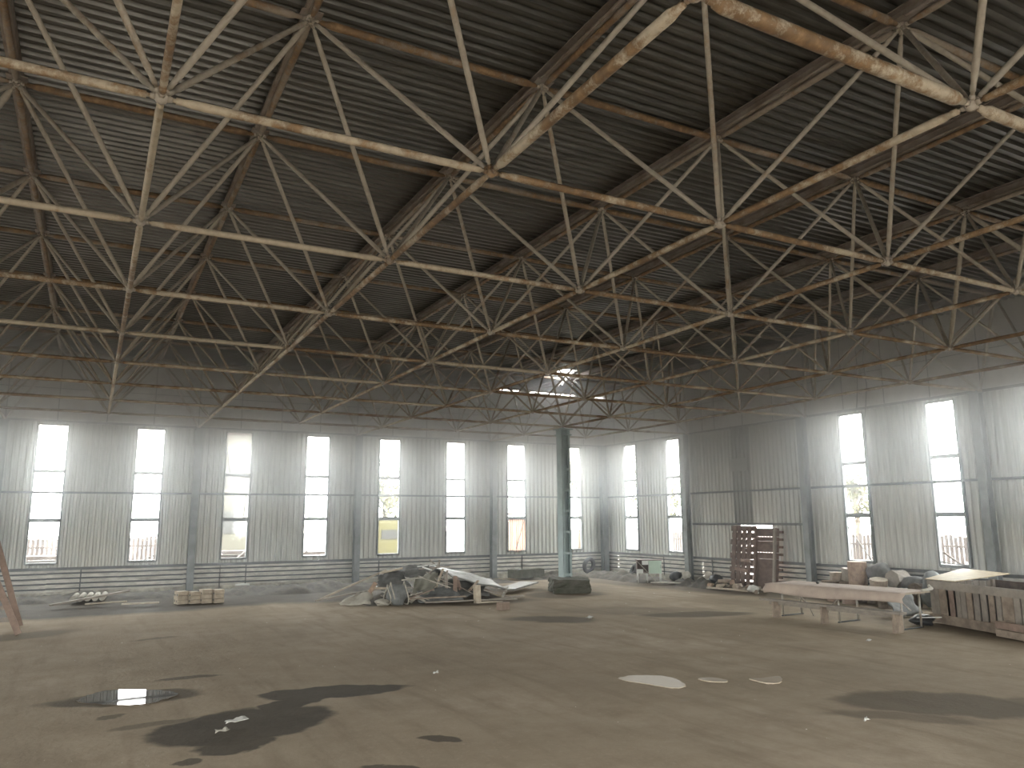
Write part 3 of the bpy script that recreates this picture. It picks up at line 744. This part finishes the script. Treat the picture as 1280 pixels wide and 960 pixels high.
# --- block at the pillar foot
m = MB()
nx_ = 9
def rough_box(m, c, s, rz, seed, amp, n=7):
    rn = random.Random(seed); cr, sr = math.cos(rz), math.sin(rz)
    faces = [((1,0,0),(0,1,0),(0,0,1)), ((-1,0,0),(0,-1,0),(0,0,1)), ((0,1,0),(-1,0,0),(0,0,1)), ((0,-1,0),(1,0,0),(0,0,1)), ((0,0,1),(1,0,0),(0,1,0))]
    cache = {}
    for nn, uu, vv in faces:
        nn, uu, vv = Vector(nn), Vector(uu), Vector(vv); g_ = []
        for i in range(n+1):
            for j in range(n+1):
                p = nn+uu*(2*i/n-1)+vv*(2*j/n-1); key = (round(p.x, 3), round(p.y, 3), round(p.z, 3))
                if key not in cache: cache[key] = Vector((rn.gauss(0, amp), rn.gauss(0, amp), rn.gauss(0, amp*.7)))
                k = cache[key]; x, y, z = p.x*s[0]/2+k.x, p.y*s[1]/2+k.y, p.z*s[2]/2+k.z
                if p.z < -.99: z = -s[2]/2
                g_.append((c[0]+x*cr-y*sr, c[1]+x*sr+y*cr, c[2]+z))
        m.add(g_, [(i*(n+1)+j, (i+1)*(n+1)+j, (i+1)*(n+1)+j+1, i*(n+1)+j+1) for i in range(n) for j in range(n)])
rough_box(m, (14.45,16.9,.22), (1.25,1.45,.44), -.42, 3, .022)
tag(m.build('concrete_block', m_concrete), 'dark mossy concrete block at the foot of the free-standing pillar', 'block')

# --- far corner
def tyre(name, c, rz, tilt, R, label):
    m = MB(); n, k = 22, 8; vs = []
    Rm = Matrix.Rotation(rz, 3, 'Z') @ Matrix.Rotation(tilt, 3, 'X')
    for i in range(n):
        a = 2*PI*i/n
        for j in range(k):
            b_ = 2*PI*j/k; rr = R-.10+.10*math.cos(b_)
            vs.append(Vector(c)+Rm @ Vector((rr*math.cos(a), .085*math.sin(b_), rr*math.sin(a))))
    m.add(vs, [(i*k+j, ((i+1) % n)*k+j, ((i+1) % n)*k+(j+1) % k, i*k+(j+1) % k) for i in range(n) for j in range(k)], True)
    return tag(m.build(name, m_rubber), label, 'tyre')
tyre('tyre', (19.55,23.3,.42), .2, .18, .38, 'old tyre leaning on the back wall beside the corner column')
tyre('tyre', (20.3,21.0,.30), 1.3, .5, .32, 'old tyre lying against the right wall near the corner')
t = thing('old_desk', 'broken white and mint-green desk cabinet on legs by the right wall', 'desk', (19.25, 18.62, 0), math.atan2(-.48, .72))
m = MB()
m.box((-.27,.3,.60), (.42,.03,.46)); m.box((-.27,.02,.38), (.42,.56,.03)); m.box((-.47,.02,.6), (.025,.56,.46)); m.box((-.05,.02,.6), (.025,.56,.46)); m.build('carcass', m_cabdark, t)
m = MB(); m.box((.22,-.02,.60), (.50,.56,.50)); q = m.build('cabinet_box', m_white, t)
m = MB(); m.box((.22,-.312,.60), (.48,.02,.48)); q = m.build('door', m_mint, t)
m = MB(); m.beam((.43,-.33,.56), (.43,-.33,.68), .015, .02, (0,1,0)); m.build('handle', m_frame, q)
m = MB(); m.box((-.16,-.27,.76), (.24,.02,.15)); m.build('drawer_front', m_white, t)
m = MB(); m.box((-.36,-.27,.44), (.24,.02,.15)); m.build('drawer_front', m_white, t)
m = MB(); m.box((-.02,0,.86), (1.0,.62,.025)); m.build('desk_top', m_cabdark, t)
for a in (-.44, -.08, .44):
    for b_ in (-.24, .24):
        m = MB(); m.tube([(a, b_, 0), (a, b_, .37)], .02, 7); m.build('leg', m_white, t)
plank('board', (18.66, 18.62, .84), (19.22, 18.2, .10), .07, .025, m_pale, 'pale strip leaning diagonally across the front of the broken desk')
flat_poly('board', [(18.7,17.5),(19.0,17.7),(20.3,16.5),(20.2,16.2)], .10, m_pale, 'thin pale board lying on the floor right of the broken desk', 'board')
for k, (x, y, z, s, mt, lab) in enumerate([(20.0,17.3,.42,.17,m_pale,'pale bundle left of the wall column beside the windowless bay'), (20.3,16.4,.45,.15,m_pale,'pale bundle right of the wall column, on the rubble'),
        (20.2,16.7,.22,.16,m_pale,'low pale bundle at the foot of the wall column'), (19.9,17.8,.36,.22,m_blackbag,'black plastic bag between the desk and the wall column'), (20.1,15.8,.36,.22,m_blackbag,'black plastic bag right of the wall column')]):
    m = MB(); m.blob((x, y, z-.1), (s, s*1.1, s*.9), 30+k, .2); tag(m.build('bundle', mt), lab, 'bundle')

# --- pallets on end in front of the doorway hole
def lean(c, x): return x
t = thing('wooden_pallet', 'dark wooden pallet with a grid of gaps stood on end, left one of the two', 'pallet', (20.55, 14.9, 0))
t.rotation_euler = (0, math.radians(7), 0)
m = MB()
for k in range(4): 
    m = MB(); m.box((-.05, .47-k*.245, 1.10), (.025, .185, 2.1)); m.build('upright_board', m_wooddark, t)
for k in range(9):
    m = MB(); m.box((.03, .10, .14+k*.245), (.07, 1.22 if k % 2 == 0 else 1.1, .185)); m.build('cross_board', m_wooddark, t)
m = MB(); m.box((-.085, -.15, .95), (.02, .46, .10)); m.box((-.085, .05, .62), (.02, .62, .10), 0, .1); m.build('nailed_board', m_woodpink, t)
t = thing('wooden_pallet', 'dark wooden pallet with close horizontal boards stood on end, right one of the two', 'pallet', (20.52, 13.8, 0))
t.rotation_euler = (0, math.radians(6), 0)
for k, (z, h) in enumerate([(.12,.215), (.36,.25), (.62,.265), (.90,.285), (1.16,.19), (1.42,.25), (1.605,.09), (1.735,.12), (1.97,.26)]):
    m = MB(); m.box((0, -.02, z), (.025, 1.08, h+.015)); m.build('face_board', m_wooddark, t)
for y in (-.42, .46):
    m = MB(); m.box((-.05, y, 1.06), (.09, .09, 2.1)); m.build('upright_post', m_woodgrey if y < 0 else m_wooddark, t)
for k in range(8):
    m = MB(); m.box((.05, -.58, .2+k*.255), (.07, .22, .08)); m.build('cross_end', m_wooddark, t)
# split firewood in front of the pallets
wl_ = ['pale firewood piece at the left end of the litter below the pallets', 'split log lying left of the pallet foot', 'reddish log end facing out below the pallets', 'short firewood stick on top of the left litter', 'brown firewood piece leaning on the left pallet',
       'thin firewood piece nearest the left pallet corner', 'pale firewood chunk under the left pallet', 'split log crosswise under the left pallet', 'dark firewood piece under the right pallet', 'white-ended firewood piece below the right pallet', 'brown chunk between pallets and table', 'small chunk at the far table end']
fw = [(19.45,15.35,.10,.5), (19.6,15.1,.09,1.2), (19.5,14.85,.12,.1), (19.7,14.95,.26,2.0), (19.85,14.7,.22,.8), (19.6,14.6,.10,1.6), (19.75,14.35,.12,.3), (19.6,14.15,.10,1.1), (19.8,13.9,.12,.6), (19.5,13.6,.10,1.9), (19.7,13.4,.12,.2), (19.3,13.2,.09,1.3)]
rn = random.Random(9)
for k, (x, y, z, a) in enumerate(fw):
    L = rn.uniform(.3, .5); rr = rn.uniform(.07, .11); m = MB(); e = Vector((math.cos(a), math.sin(a), rn.uniform(-.15, .2)))*L/2
    m.tube([Vector((x, y, z))-e, Vector((x, y, z)), Vector((x, y, z))+e], [rr, rr*1.05, rr*.9], 6)
    tag(m.build('firewood', (m_cutwood, m_bark, m_woodpale, m_wood)[k % 4]), wl_[k], 'firewood', 'firewood below the pallets')
plank('plank', (19.15, 15.2, .05), (19.35, 13.4, .05), .14, .05, m_woodpale, 'long pale plank on the floor in front of the firewood')
m = MB(); m.blob((19.3,13.15,.14), (.2,.17,.13), 44, .3); tag(m.build('paper_bundle', m_paper), 'white crumpled bundle at the foot of the right pallet', 'bundle')

# --- table with cloth, bench
t = thing('trestle_table', 'long folding table under a beige cloth beside the log pile', 'table', (15.90, 6.72, 0), .085)
m = MB(); m.box((0,0,.79), (1.08,3.5,.03)); m.build('tabletop', m_woodpale, t)
for s in (-1, 1): m = MB(); m.box((s*.46,0,.75), (.03,3.3,.05)); m.build('apron', m_legmetal, t)
for y in (-1.58, -.02, 1.58):
    for s in (-1, 1):
        m = MB(); m.tube([(s*.36, y, .76), (s*.36, y, .02)], .024, 8); m.build('leg', m_legmetal, t)
    m = MB(); m.tube([(-.42, y, .02), (.42, y, .02)], .018, 8); m.build('foot_bar', m_rail, t)
    m = MB(); m.tube([(0, y, .74), (0, y+(.5 if y < 1 else -.5), .3), (0, y+(.62 if y < 1 else -.62), .04)] if y > -1 else [(0, y, .40), (0, y+.45, .74)], .014, 6); m.build('brace', m_legmetal, t)
# cloth: top sheet and hanging front flap, corner rolled at the near right end
m = MB(); prof_ = [(-.60,.58), (-.585,.66), (-.57,.75), (-.545,.808), (-.5,.818), (-.25,.816), (0,.815), (.25,.816), (.42,.818), (.46,.825)]
ny_ = 34; vs = []; rn = random.Random(2)
for j in range(ny_+1):
    s = j/ny_; y = -1.78+3.85*s
    for i, (x, z) in enumerate(prof_):
        wv = .012*math.sin(9*s+i*.6)+.008*math.sin(23*s+i); dz = 0
        if i < 3: x += wv*1.6-.02*math.sin(5*s); z += .03*math.sin(6*s+1)
        if s > .93: dz = -(s-.93)**1.3*1.6; z += dz; x *= 1-(s-.93)*3
        vs.append((x, y+(.05*math.sin(i*1.7) if j in (0, ny_) else 0), z+wv*.15))
n_ = len(prof_)
m.add(vs, [(j*n_+i, (j+1)*n_+i, (j+1)*n_+i+1, j*n_+i+1) for j in range(ny_) for i in range(n_-1)], True)
c = m.build('tablecloth', m_cloth); c.location = t.location; c.rotation_euler = t.rotation_euler
solid(c, .006); tag(c, 'faded beige cloth spread over the long table with its front edge hanging', 'tablecloth')
m = MB(); m.tube([(.10,-1.80,.845), (.30,-1.82,.85), (.52,-1.80,.87)], [.03,.035,.04], 8)
m.tube([(.52,-1.80,.86), (.55,-1.72,.93)], [.04,.03], 8)
c = m.build('rolled_cloth', m_pale); c.location = t.location; c.rotation_euler = t.rotation_euler; tag(c, 'rolled pale cloth end on the near right corner of the table', 'cloth')
t = thing('bench', 'low wooden bench standing along the front of the long table', 'bench', (15.17, 6.70, 0), .045)
m = MB(); m.box((0,0,.415), (.24,3.85,.045)); m.build('seat', m_woodgrey, t)
for y, w_ in ((-1.78,.30), (.08,.22), (1.5,.26)):
    m = MB(); m.box((-.01,y,.195), (w_,.06,.39), 0, 0, 0, .94); m.build('leg', m_wood, t)
m = MB(); m.box((.06,0,.34), (.03,3.5,.08)); m.build('stretcher', m_woodgrey, t)
# things at the near table end
m = MB(); m.blob((16.85,5.45,.10), (.32,.24,.14), 50, .2, 16, 10, .09); tag(m.build('plastic_bag', m_blackbag), 'black plastic bag on the floor between the table and the slatted crate', 'bag')
m = MB(); m.beam((16.5,5.35,.2), (16.95,5.05,.21), .03, .02); tag(m.build('metal_strip', m_white), 'thin white strip lying on the black bag', 'strip')
m = MB(); m.blob((14.9+1.05,7.6,.842), (.05,.035,.022), 51, .2); tag(m.build('stone', m_rubber), 'small dark lump lying on the table cloth', 'lump')

# --- log pile along the right wall
def stump(x, y, z, rr, h, label, tilt=(0,0), face=m_cutwood, bark=m_bark):
    t = thing('log', label, 'log', (x, y, z), 0, 'logs stacked by the right wall'); t.rotation_euler = (tilt[0], tilt[1], 0)
    m = MB(); rn = random.Random(int(x*100+y*77+z*31)); n = 14; vs = []
    for zz in (0, h/2, h):
        for i in range(n):
            a = 2*PI*i/n; k = rr*(1+rn.uniform(-.07, .07)); vs.append((k*math.cos(a), k*math.sin(a), zz))
    m.add(vs, [(j*n+i, j*n+(i+1) % n, (j+1)*n+(i+1) % n, (j+1)*n+i) for j in range(2) for i in range(n)])
    m.build('bark', bark, t)
    m = MB(); m.add(vs[2*n:], [tuple(range(n))]); m.add([(x_*.97, y_*.97, -.002) for x_, y_, z_ in vs[:n]], [tuple(range(n))[::-1]]); m.build('cut_face', face, t)
    return t
Hh = PI/2
stump(20.15,10.75,0,.27,.52,'log stump at the far end of the pile, low')
stump(20.2,10.55,.53,.20,.26,'pale round log end on top at the far end of the pile',(0,0),m_woodpale,m_wood)
stump(20.25,10.15,0,.28,.55,'grey stump second from the far end of the pile',(0,0),m_woodgrey)
stump(20.3,10.15,.56,.24,.36,'grey broad stump left of the tall reddish stump',(.1,0),m_woodgrey,m_woodgrey)
stump(20.1,9.65,0,.29,.42,'squat stump under the tall reddish stump')
stump(20.1,9.7,.43,.27,.72,'tall reddish-brown stump standing highest on the log pile',(0,0),m_woodpale,m_cutwood)
stump(20.0,9.05,0,.26,.45,'log stump under the dark sack')
stump(19.75,8.75,.38,.24,.34,'pale-topped stump right of the dark sack',(.15,-.15),m_woodpale,m_wood)
stump(20.1,8.6,0,.28,.4,'stump at the bottom of the pile below the grey log end')
stump(20.45,8.45,.72,.24,.5,'grey round log end resting above the pale-topped stump',(0,-Hh),m_woodgrey,m_woodgrey)
stump(20.0,7.95,0,.28,.5,'dark stump near the crate end of the pile',(0,0),m_bark)
stump(20.5,7.75,.45,.22,.6,'small log end facing out near the crate',(0,-Hh),m_bark)
stump(19.2,8.15,0,.2,.42,'stump standing forward of the pile behind the table middle')
stump(19.3,9.4,0,.2,.40,'reddish stump seen under the table top',(0,0),m_cutwood,m_woodpink)
stump(19.5,10.1,0,.2,.4,'reddish stump farther left under the table top',(0,0),m_cutwood,m_woodpink)
m = MB(); m.blob((20.25,9.05,.80), (.30,.34,.36), 60, .2, 18, 12); tag(m.build('sack', m_tarpdark), 'dark bulging sack right of the tall reddish stump', 'sack')
m = MB(); m.blob((20.2,7.95,.62), (.26,.34,.22), 61, .22, 18, 12); tag(m.build('sack', m_tarpdark), 'dark sack lying on the crate end of the log pile', 'sack')
m = MB(); m.blob((20.2,7.35,.5), (.34,.36,.46), 62, .2, 18, 12, .46); tag(m.build('sack', m_sack), 'grey sack slumped between the log pile and the crate', 'sack')
tag(drape('tarpaulin', [(17.2,6.4,.02), (18.6,6.7,.02), (18.8,7.2,.62), (17.5,7.0,.55)], m_tarpdark, 12, 8, .05, 14), 'dark sheet in the shadow between the table end and the crate', 'tarpaulin')

# --- slatted crate
F0 = Vector((17.54, 5.69, 0)); F1 = Vector((16.62, 2.9, 0)); ax = (F1-F0).normalized(); ang = math.atan2(ax.y, ax.x)
t = thing('slatted_crate', 'big crate of uneven upright boards at the right edge of the hall', 'crate', F0, ang)
Lc = 3.6
m = MB(); m.box((Lc/2, -.03, .88), (Lc, .04, .18)); m.build('top_board', m_woodgrey, t)
m = MB(); m.box((Lc/2, -.03, .11), (Lc, .04, .20)); m.build('bottom_board', m_wood, t)
rn = random.Random(21); x = .02; k = 0
ws = [.16,.12,.22,.14,.13,.15,.16,.15,.15,.14,.13,.30,.16,.2,.18,.2,.16]
gaps = [.015,.02,.09,.07,.03,.02,.05,.06,.07,.06,.04,.02,.03,.03,.03,.03,.03]
mats = [m_woodgrey, m_woodgrey, m_wood, m_woodpink, m_woodgrey, m_woodgrey, m_wood, m_woodgrey, m_woodgrey, m_wood, m_woodgrey, m_wood]
while x < Lc-.15:
    w_ = ws[k % len(ws)]; m = MB(); tl = rn.uniform(-.02, .07) if k < 5 else rn.uniform(-.02, .02)
    m.beam((x+w_/2, .01, .03), (x+w_/2-tl, .01, .96), w_, .025, (0,1,0)); m.build('slat', mats[k % len(mats)], t)
    x += w_+gaps[k % len(gaps)]; k += 1
for y in (.06, 1.7):
    for xx in (.05, Lc-.05):
        m = MB(); m.box((xx, y, .48), (.09, .09, .96)); m.build('corner_post', m_wood, t)
for xx in (0, Lc):
    k = .1
    while k < 1.7: m = MB(); m.box((xx, k+.08, .48), (.025, .15, .9)); m.build('end_slat', m_woodgrey, t); k += .18
m = MB(); m.box((Lc/2, 1.74, .5), (Lc, .03, .9)); m.build('back_panel', m_wooddark, t)
m = MB(); m.box((Lc/2, .20, .48), (Lc-.1, .02, .9)); m.build('gap_shade_panel', m_seam, t)  # dark sheet added behind the slats to put shade into the gaps
m = MB(); vs = [(17.45,5.72,.985), (20.1,6.45,1.10), (19.6,4.95,1.07), (17.25,4.85,.985)]
m.add(vs+[(x, y, z+.018) for x, y, z in vs], [(3,2,1,0), (4,5,6,7), (0,1,5,4), (1,2,6,5), (2,3,7,6), (3,0,4,7)])
tag(m.build('plywood_sheet', m_ply), 'yellowish plywood sheet lying on top of the slatted crate', 'plywood')
t = thing('low_box', 'low box of reddish boards on the floor in front of the crate', 'box', (16.42, 3.0, 0), ang)
for zz in (.09, .25):
    m = MB(); m.box((.1, -.12, zz), (1.3, .03, .14)); m.build('side_board', m_woodpink if zz > .2 else m_wood, t); m = MB(); m.box((-.55, .08, zz), (.03, .4, .14)); m.build('end_board', m_wood, t)
m = MB(); m.box((.1, .08, .03), (1.3, .4, .03)); m.build('bottom_board', m_wood, t)

# --- cables and the cloth hung in a window
m = MB(); m.tube([(20.9,9.76,8.1), (20.88,9.72,7.3), (20.9,9.78,6.5), (20.88,9.86,5.85)], .018, 6); tag(m.build('cable', m_cable), 'dark cable hanging down the upper right wall, left of its twin', 'cable')
m = MB(); m.tube([(20.9,9.40,8.1), (20.88,9.48,7.3), (20.89,9.44,6.5), (20.88,9.58,5.55)], .018, 6); tag(m.build('cable', m_cable), 'dark cable hanging down the upper right wall, right of its twin', 'cable')
m_curt, nt, b = M('pink_striped_cloth')
nt.nodes.remove(b)
df = nd(nt, 'ShaderNodeBsdfDiffuse'); tl = nd(nt, 'ShaderNodeBsdfTranslucent'); mx = nd(nt, 'ShaderNodeMixShader'); mx.inputs[0].default_value = .30
tcn = nd(nt, 'ShaderNodeTexCoord'); wvn = nd(nt, 'ShaderNodeTexWave'); wvn.inputs['Scale'].default_value = 3.2; wvn.inputs['Distortion'].default_value = 2
nt.links.new(tcn.outputs['Object'], wvn.inputs['Vector'])
cc = mixc(nt, wvn.outputs['Fac'], (.62,.44,.36), (.36,.22,.17))
nt.links.new(cc, df.inputs[0]); nt.links.new(cc, tl.inputs[0]); nt.links.new(df.outputs[0], mx.inputs[1]); nt.links.new(tl.outputs[0], mx.inputs[2])
nt.links.new(mx.outputs[0], nt.nodes['Material Output'].inputs['Surface'])
m = MB(); nxx, nzz = 30, 10; vs = []
for i in range(nxx+1):
    for j in range(nzz+1):
        s, t_ = i/nxx, j/nzz
        vs.append((15.86+.82*s+.01*math.sin(t_*4), 23.97+.03*math.sin(s*34+t_)*(1-.3*t_), 1.10+1.36*t_+.05*math.sin(s*9)*(1-t_)))
m.add(vs, [(i*(nzz+1)+j, (i+1)*(nzz+1)+j, (i+1)*(nzz+1)+j+1, i*(nzz+1)+j+1) for i in range(nxx) for j in range(nzz)], True)
tag(m.build('curtain', m_curt), 'pinkish striped cloth hung across the lowest pane of the window left of the pillar', 'curtain')
m = MB(); m.tube([(16.2,23.93,1.2), (16.62,23.93,2.45)], .014, 6); tag(m.build('stick', m_seam), 'dark stick leaning across the pinkish cloth in the window', 'stick')


# ------------------------------------------------------------------ outside
m_ground = simple('outside_ground', (.28,.26,.235), .95, 0, .4, .5)
m_leaf = simple('tree_leaf', (.075,.075,.026), .7, 0, .4, 2, (.09,.082,.028))
m_trunk = simple('tree_trunk', (.10,.08,.06), .9)
m_cream = simple('cream_render', (.070,.066,.050), .9, 0, .15, 1)
m_yellow = simple('yellow_paint', (.075,.066,.018), .5, 0, .15, 2)
m_redroof = simple('red_roof', (.075,.045,.04), .8, 0, .3, 3)
m_fence = simple('fence_boards', (.060,.047,.041), .9, 0, .3, 3, (.035,.028,.026))
m_darkglass = simple('dark_glazing', (.03,.03,.028), .5)
m = MB()
for (x0, x1, y0, y1) in ((-120, 140, YB+.12, 160), (-120, 140, -120, YF-.12), (-120, XL-.12, YF-.12, YB+.12), (XR+.12, 140, YF-.12, YB+.12)):
    m.add([(x0, y0, -.06), (x1, y0, -.06), (x1, y1, -.06), (x0, y1, -.06)], [(0,1,2,3)])
struct(m.build('ground', m_ground))
def tree(x, y, h, rr, seed, label):
    t = thing('tree', label, 'tree', (x, y, 0)); rn = random.Random(seed)
    m = MB(); m.tube([(0,0,-.1), (.1,0,h*.4), (.0,.1,h*.75)], [.2,.15,.06], 8)
    for k in range(5):
        a = rn.uniform(0, 6.3); m.tube([(.05,0,h*(.35+.07*k)), (math.cos(a)*rr*.6, math.sin(a)*rr*.6, h*(.6+.06*k))], [.07,.02], 6)
    m.build('trunk', m_trunk, t)
    m = MB()
    cl = [(rn.gauss(0, rr*.45), rn.gauss(0, rr*.45), h*.68+rn.gauss(0, rr*.4)) for _ in range(14)]
    for _ in range(1300):
        c = rn.choice(cl); p = Vector(c)+Vector((rn.gauss(0,1), rn.gauss(0,1), rn.gauss(0,1)))*rr*.2
        a = Vector((rn.gauss(0,1), rn.gauss(0,1), rn.gauss(0,1))).normalized()*.16; b_ = a.orthogonal().normalized()*.10
        m.add([p-a, p+b_, p+a, p-b_], [(0,1,2,3)])
    m.build('leaves', m_leaf, t)
tree(15.6, 40, 6.2, 1.8, 1, 'yellow-green tree seen through the fifth window from the left')
tree(33.2, 45, 8.5, 1.7, 2, 'yellow-green tree seen through the window right of the pillar')
tree(40, 45.5, 6.8, 2.2, 3, 'pale tree beyond the first window of the right wall')
tree(40.5, 40.5, 6.2, 1.8, 4, 'pale tree beyond the second window of the right wall')
tree(40, 25.3, 5.9, 1.2, 5, 'round tree top beyond the window over the log pile')
tree(-6.5, 46, 5.2, 2.2, 6, 'bare-looking tree beyond the leftmost window')
# cream building beyond the third and fourth windows
t = thing('building', 'cream building beyond the third and fourth windows', 'building', (9.0, 42, 0))
m = MB(); m.box((-1.2,0,3.6), (4.6,5,7.4)); m.build('walls', m_cream, t)
m = MB(); m.box((-1.2,0,7.4), (5.0,5.4,.25)); m.build('roof', m_redroof, t)
for z in (2.4, 5.0):
    for x in (-2.6, -.9):
        q = MB(); q.box((x,-2.52,z), (.9,.06,1.2)); q.build('building_window', m_darkglass, t)
# yellow lorry body behind the fifth window
t = thing('lorry', 'yellow lorry parked outside the fifth window from the left', 'lorry', (13.3, 32.5, 0))
m = MB(); m.box((.1,0,1.5), (1.9,1.6,1.7)); m.build('cab', m_yellow, t)
m = MB(); m.box((-.1,-.82,1.75), (1.0,.04,.45)); m.build('windscreen', m_darkglass, t)
m = MB(); m.box((.1,-.84,.72), (2.0,.14,.22)); m.build('bumper', m_darkglass, t)
m = MB(); m.box((.1,2.6,1.6), (2.0,3.4,1.9)); m.build('load_body', m_yellow, t)
for s in (-.75, .95):
    for y in (.2, 3.4):
        m = MB(); m.tube([(s-.13,y,.42), (s+.13,y,.42)], .45, 14); m.build('wheel', m_rubber, t)
# red roofed shed beyond the seventh window
t = thing('shed', 'low shed with a reddish roof beyond the seventh window', 'shed', (21.8, 35, 0))
m = MB(); m.box((0,0,1.15), (3,3,2.4)); m.build('walls', m_cream, t)
m = MB(); m.beam((-1.8,-1.0,2.45), (1.8,-1.0,2.45), 2.0, .1); m.beam((-1.8,1.0,2.8), (1.8,1.0,2.8), 2.2, .1); m.build('roof', m_redroof, t)
# timber stacks and fence
for k, (x, y, n, lab) in enumerate([(-2.2, 30, 6, 'stack of timber outside the leftmost window'), (1.6, 31, 4, 'stack of timber outside the second window'), (5.4, 31, 6, 'stack of timber outside the third window'), (9.6, 33, 5, 'stack of timber outside the fourth window'), (17.8, 33.5, 3, 'low stack of timber outside the sixth window')]):
    t = thing('timber_stack', lab, 'timber stack', (x, y, 0))
    for i in range(n):
        q = MB(); q.box((.06*math.sin(i*2.2), .05*math.cos(i*3), .08+i*.2), (2.8, .9, .14), .02*math.sin(i*5)); q.build('timber_layer', m_fence, t)
def yard_fence(x0, y0, x1, y1, lab):
    t = thing('board_fence', lab, 'fence', (x0, y0, 0)); L = Vector((x1-x0, y1-y0)).length; t.rotation_euler = (0, 0, math.atan2(y1-y0, x1-x0))
    m = MB(); x = 0; rn = random.Random(4)
    while x < L: m.box((x, 0, .85+rn.uniform(-.06, .06)), (.14, .03, 1.7)); x += .19
    m.build('boards', m_fence, t)
    m = MB(); m.box((L/2, .04, .45), (L, .05, .09)); m.box((L/2, .04, 1.3), (L, .05, .09)); m.build('rail', m_fence, t)
yard_fence(30, 7, 30, 30, 'wooden board fence outside the right wall windows')
yard_fence(-12, 36, 4, 36, 'wooden board fence outside the left windows')

def scrap_heap(x, y, lab, seed):
    rn = random.Random(seed); t = thing('scrap_heap', lab, 'scrap heap', (x, y, 0)); m = MB()
    for k in range(46):
        a = rn.uniform(0, PI); L = rn.uniform(.5, 1.6); c = Vector((rn.gauss(0, .8), rn.gauss(0, .5), abs(rn.gauss(.3, .45)))); e = Vector((math.cos(a), math.sin(a)*.6, rn.uniform(-.5, .6)))*L/2
        m.beam(c-e, c+e, rn.uniform(.04, .12), .04)
    m.build('sticks', m_fence, t); m = MB(); m.blob((0,0,.1), (1.5,.9,.5), seed, .3, 16, 9, .15); m.build('earth', m_fence, t)
scrap_heap(1.5, 27.2, 'heap of scrap sticks outside the second window', 3)
scrap_heap(4.9, 27.6, 'heap of scrap sticks outside the third window', 4)
scrap_heap(8.4, 27.5, 'heap of scrap sticks outside the fourth window', 5)
scrap_heap(24.8, 12.3, 'heap of scrap sticks outside the window over the log pile', 6)
scrap_heap(24.8, 8.6, 'heap of scrap sticks outside the window over the crate', 7)


# ------------------------------------------------------------------ light
w = bpy.data.worlds.new('overcast_sky'); sc.world = w; w.use_nodes = True
nt = w.node_tree; bg = nt.nodes['Background']
SKY = 23.0
tc = nd(nt, 'ShaderNodeTexCoord'); sp = nd(nt, 'ShaderNodeSeparateXYZ'); nt.links.new(tc.outputs['Generated'], sp.inputs[0])
g = ramp(nt, sp.outputs[2], [(0.0, (1.0,.975,.93)), (.6, (.97,.96,.94))])
nt.links.new(g, bg.inputs['Color']); bg.inputs['Strength'].default_value = SKY
def portal(loc, sx, sy, rot):
    l = bpy.data.lights.new('daylight_portal', 'AREA'); l.shape = 'RECTANGLE'; l.size = sx; l.size_y = sy
    l.cycles.is_portal = True
    o = bpy.data.objects.new('daylight_portal', l); C.objects.link(o); o.location = loc; o.rotation_euler = rot
zc, hz = (WZ0+WZ1)/2, WZ1-WZ0
for a, b_ in back_w: portal(((a+b_)/2, YB+.1, zc), b_-a, hz, (-PI/2, 0, 0))
for a, b_ in front_w: portal(((a+b_)/2, YF-.1, zc), b_-a, hz, (PI/2, 0, 0))
portal(((LIGHT_GATE[0]+LIGHT_GATE[1])/2, YF-.1, LIGHT_GATE[2]/2), LIGHT_GATE[1]-LIGHT_GATE[0], LIGHT_GATE[2], (PI/2, 0, 0))
for a, b_ in right_w: portal((XR+.1, (a+b_)/2, zc), hz, b_-a, (0, PI/2, 0))
for a, b_ in left_w: portal((XL-.1, (a+b_)/2, zc), hz, b_-a, (0, -PI/2, 0))
portal((XR+.1, (HOLE[0]+HOLE[1])/2, 1.2), 1.9, 1.5, (0, PI/2, 0))

# haze volume added to imitate the lens glow around the windows
HAZE = .22
m, nt, b = M('glow_haze'); nt.nodes.remove(b)
vs_ = nd(nt, 'ShaderNodeVolumeScatter'); vs_.inputs['Anisotropy'].default_value = .5; vs_.inputs['Color'].default_value = (.89,.95,1,1)
tc = nd(nt, 'ShaderNodeTexCoord'); sp = nd(nt, 'ShaderNodeSeparateXYZ'); nt.links.new(tc.outputs['Object'], sp.inputs[0])
def sstep(v, a, b_):
    n = nd(nt, 'ShaderNodeMapRange', interpolation_type='SMOOTHSTEP'); n.inputs['From Min'].default_value = a; n.inputs['From Max'].default_value = b_
    nt.links.new(v, n.inputs['Value']); return n.outputs[0]
near = math_(nt, 'MAXIMUM', sstep(sp.outputs[1], 14, 23.8), sstep(sp.outputs[0], 14, 20.8))
hgt = math_(nt, 'MULTIPLY_ADD', sstep(sp.outputs[2], 1.8, 6.5), .94, .06)
nt.links.new(math_(nt, 'MULTIPLY', math_(nt, 'MULTIPLY', near, hgt), HAZE), vs_.inputs['Density'])
nt.links.new(vs_.outputs[0], nt.nodes['Material Output'].inputs['Volume'])
q = MB(); q.box((6, 9, 4.02), (29.9, 29.9, 8.1))
tag(q.build('haze', m), 'pale haze added along the window walls to imitate glow around the windows', 'haze', kind='stuff')

sc.view_settings.view_transform = 'Standard'; sc.view_settings.look = 'None'
sc.view_settings.gamma = 1; sc.view_settings.use_curve_mapping = False; sc.view_settings.exposure = 0.38
cy = sc.cycles
cy.max_bounces = 10; cy.diffuse_bounces = 6; cy.glossy_bounces = 3; cy.transparent_max_bounces = 12; cy.volume_bounces = 1
cy.sample_clamp_indirect = 6; cy.use_denoising = True
cy.caustics_reflective = False; cy.caustics_refractive = False
cy.volume_step_rate = .25
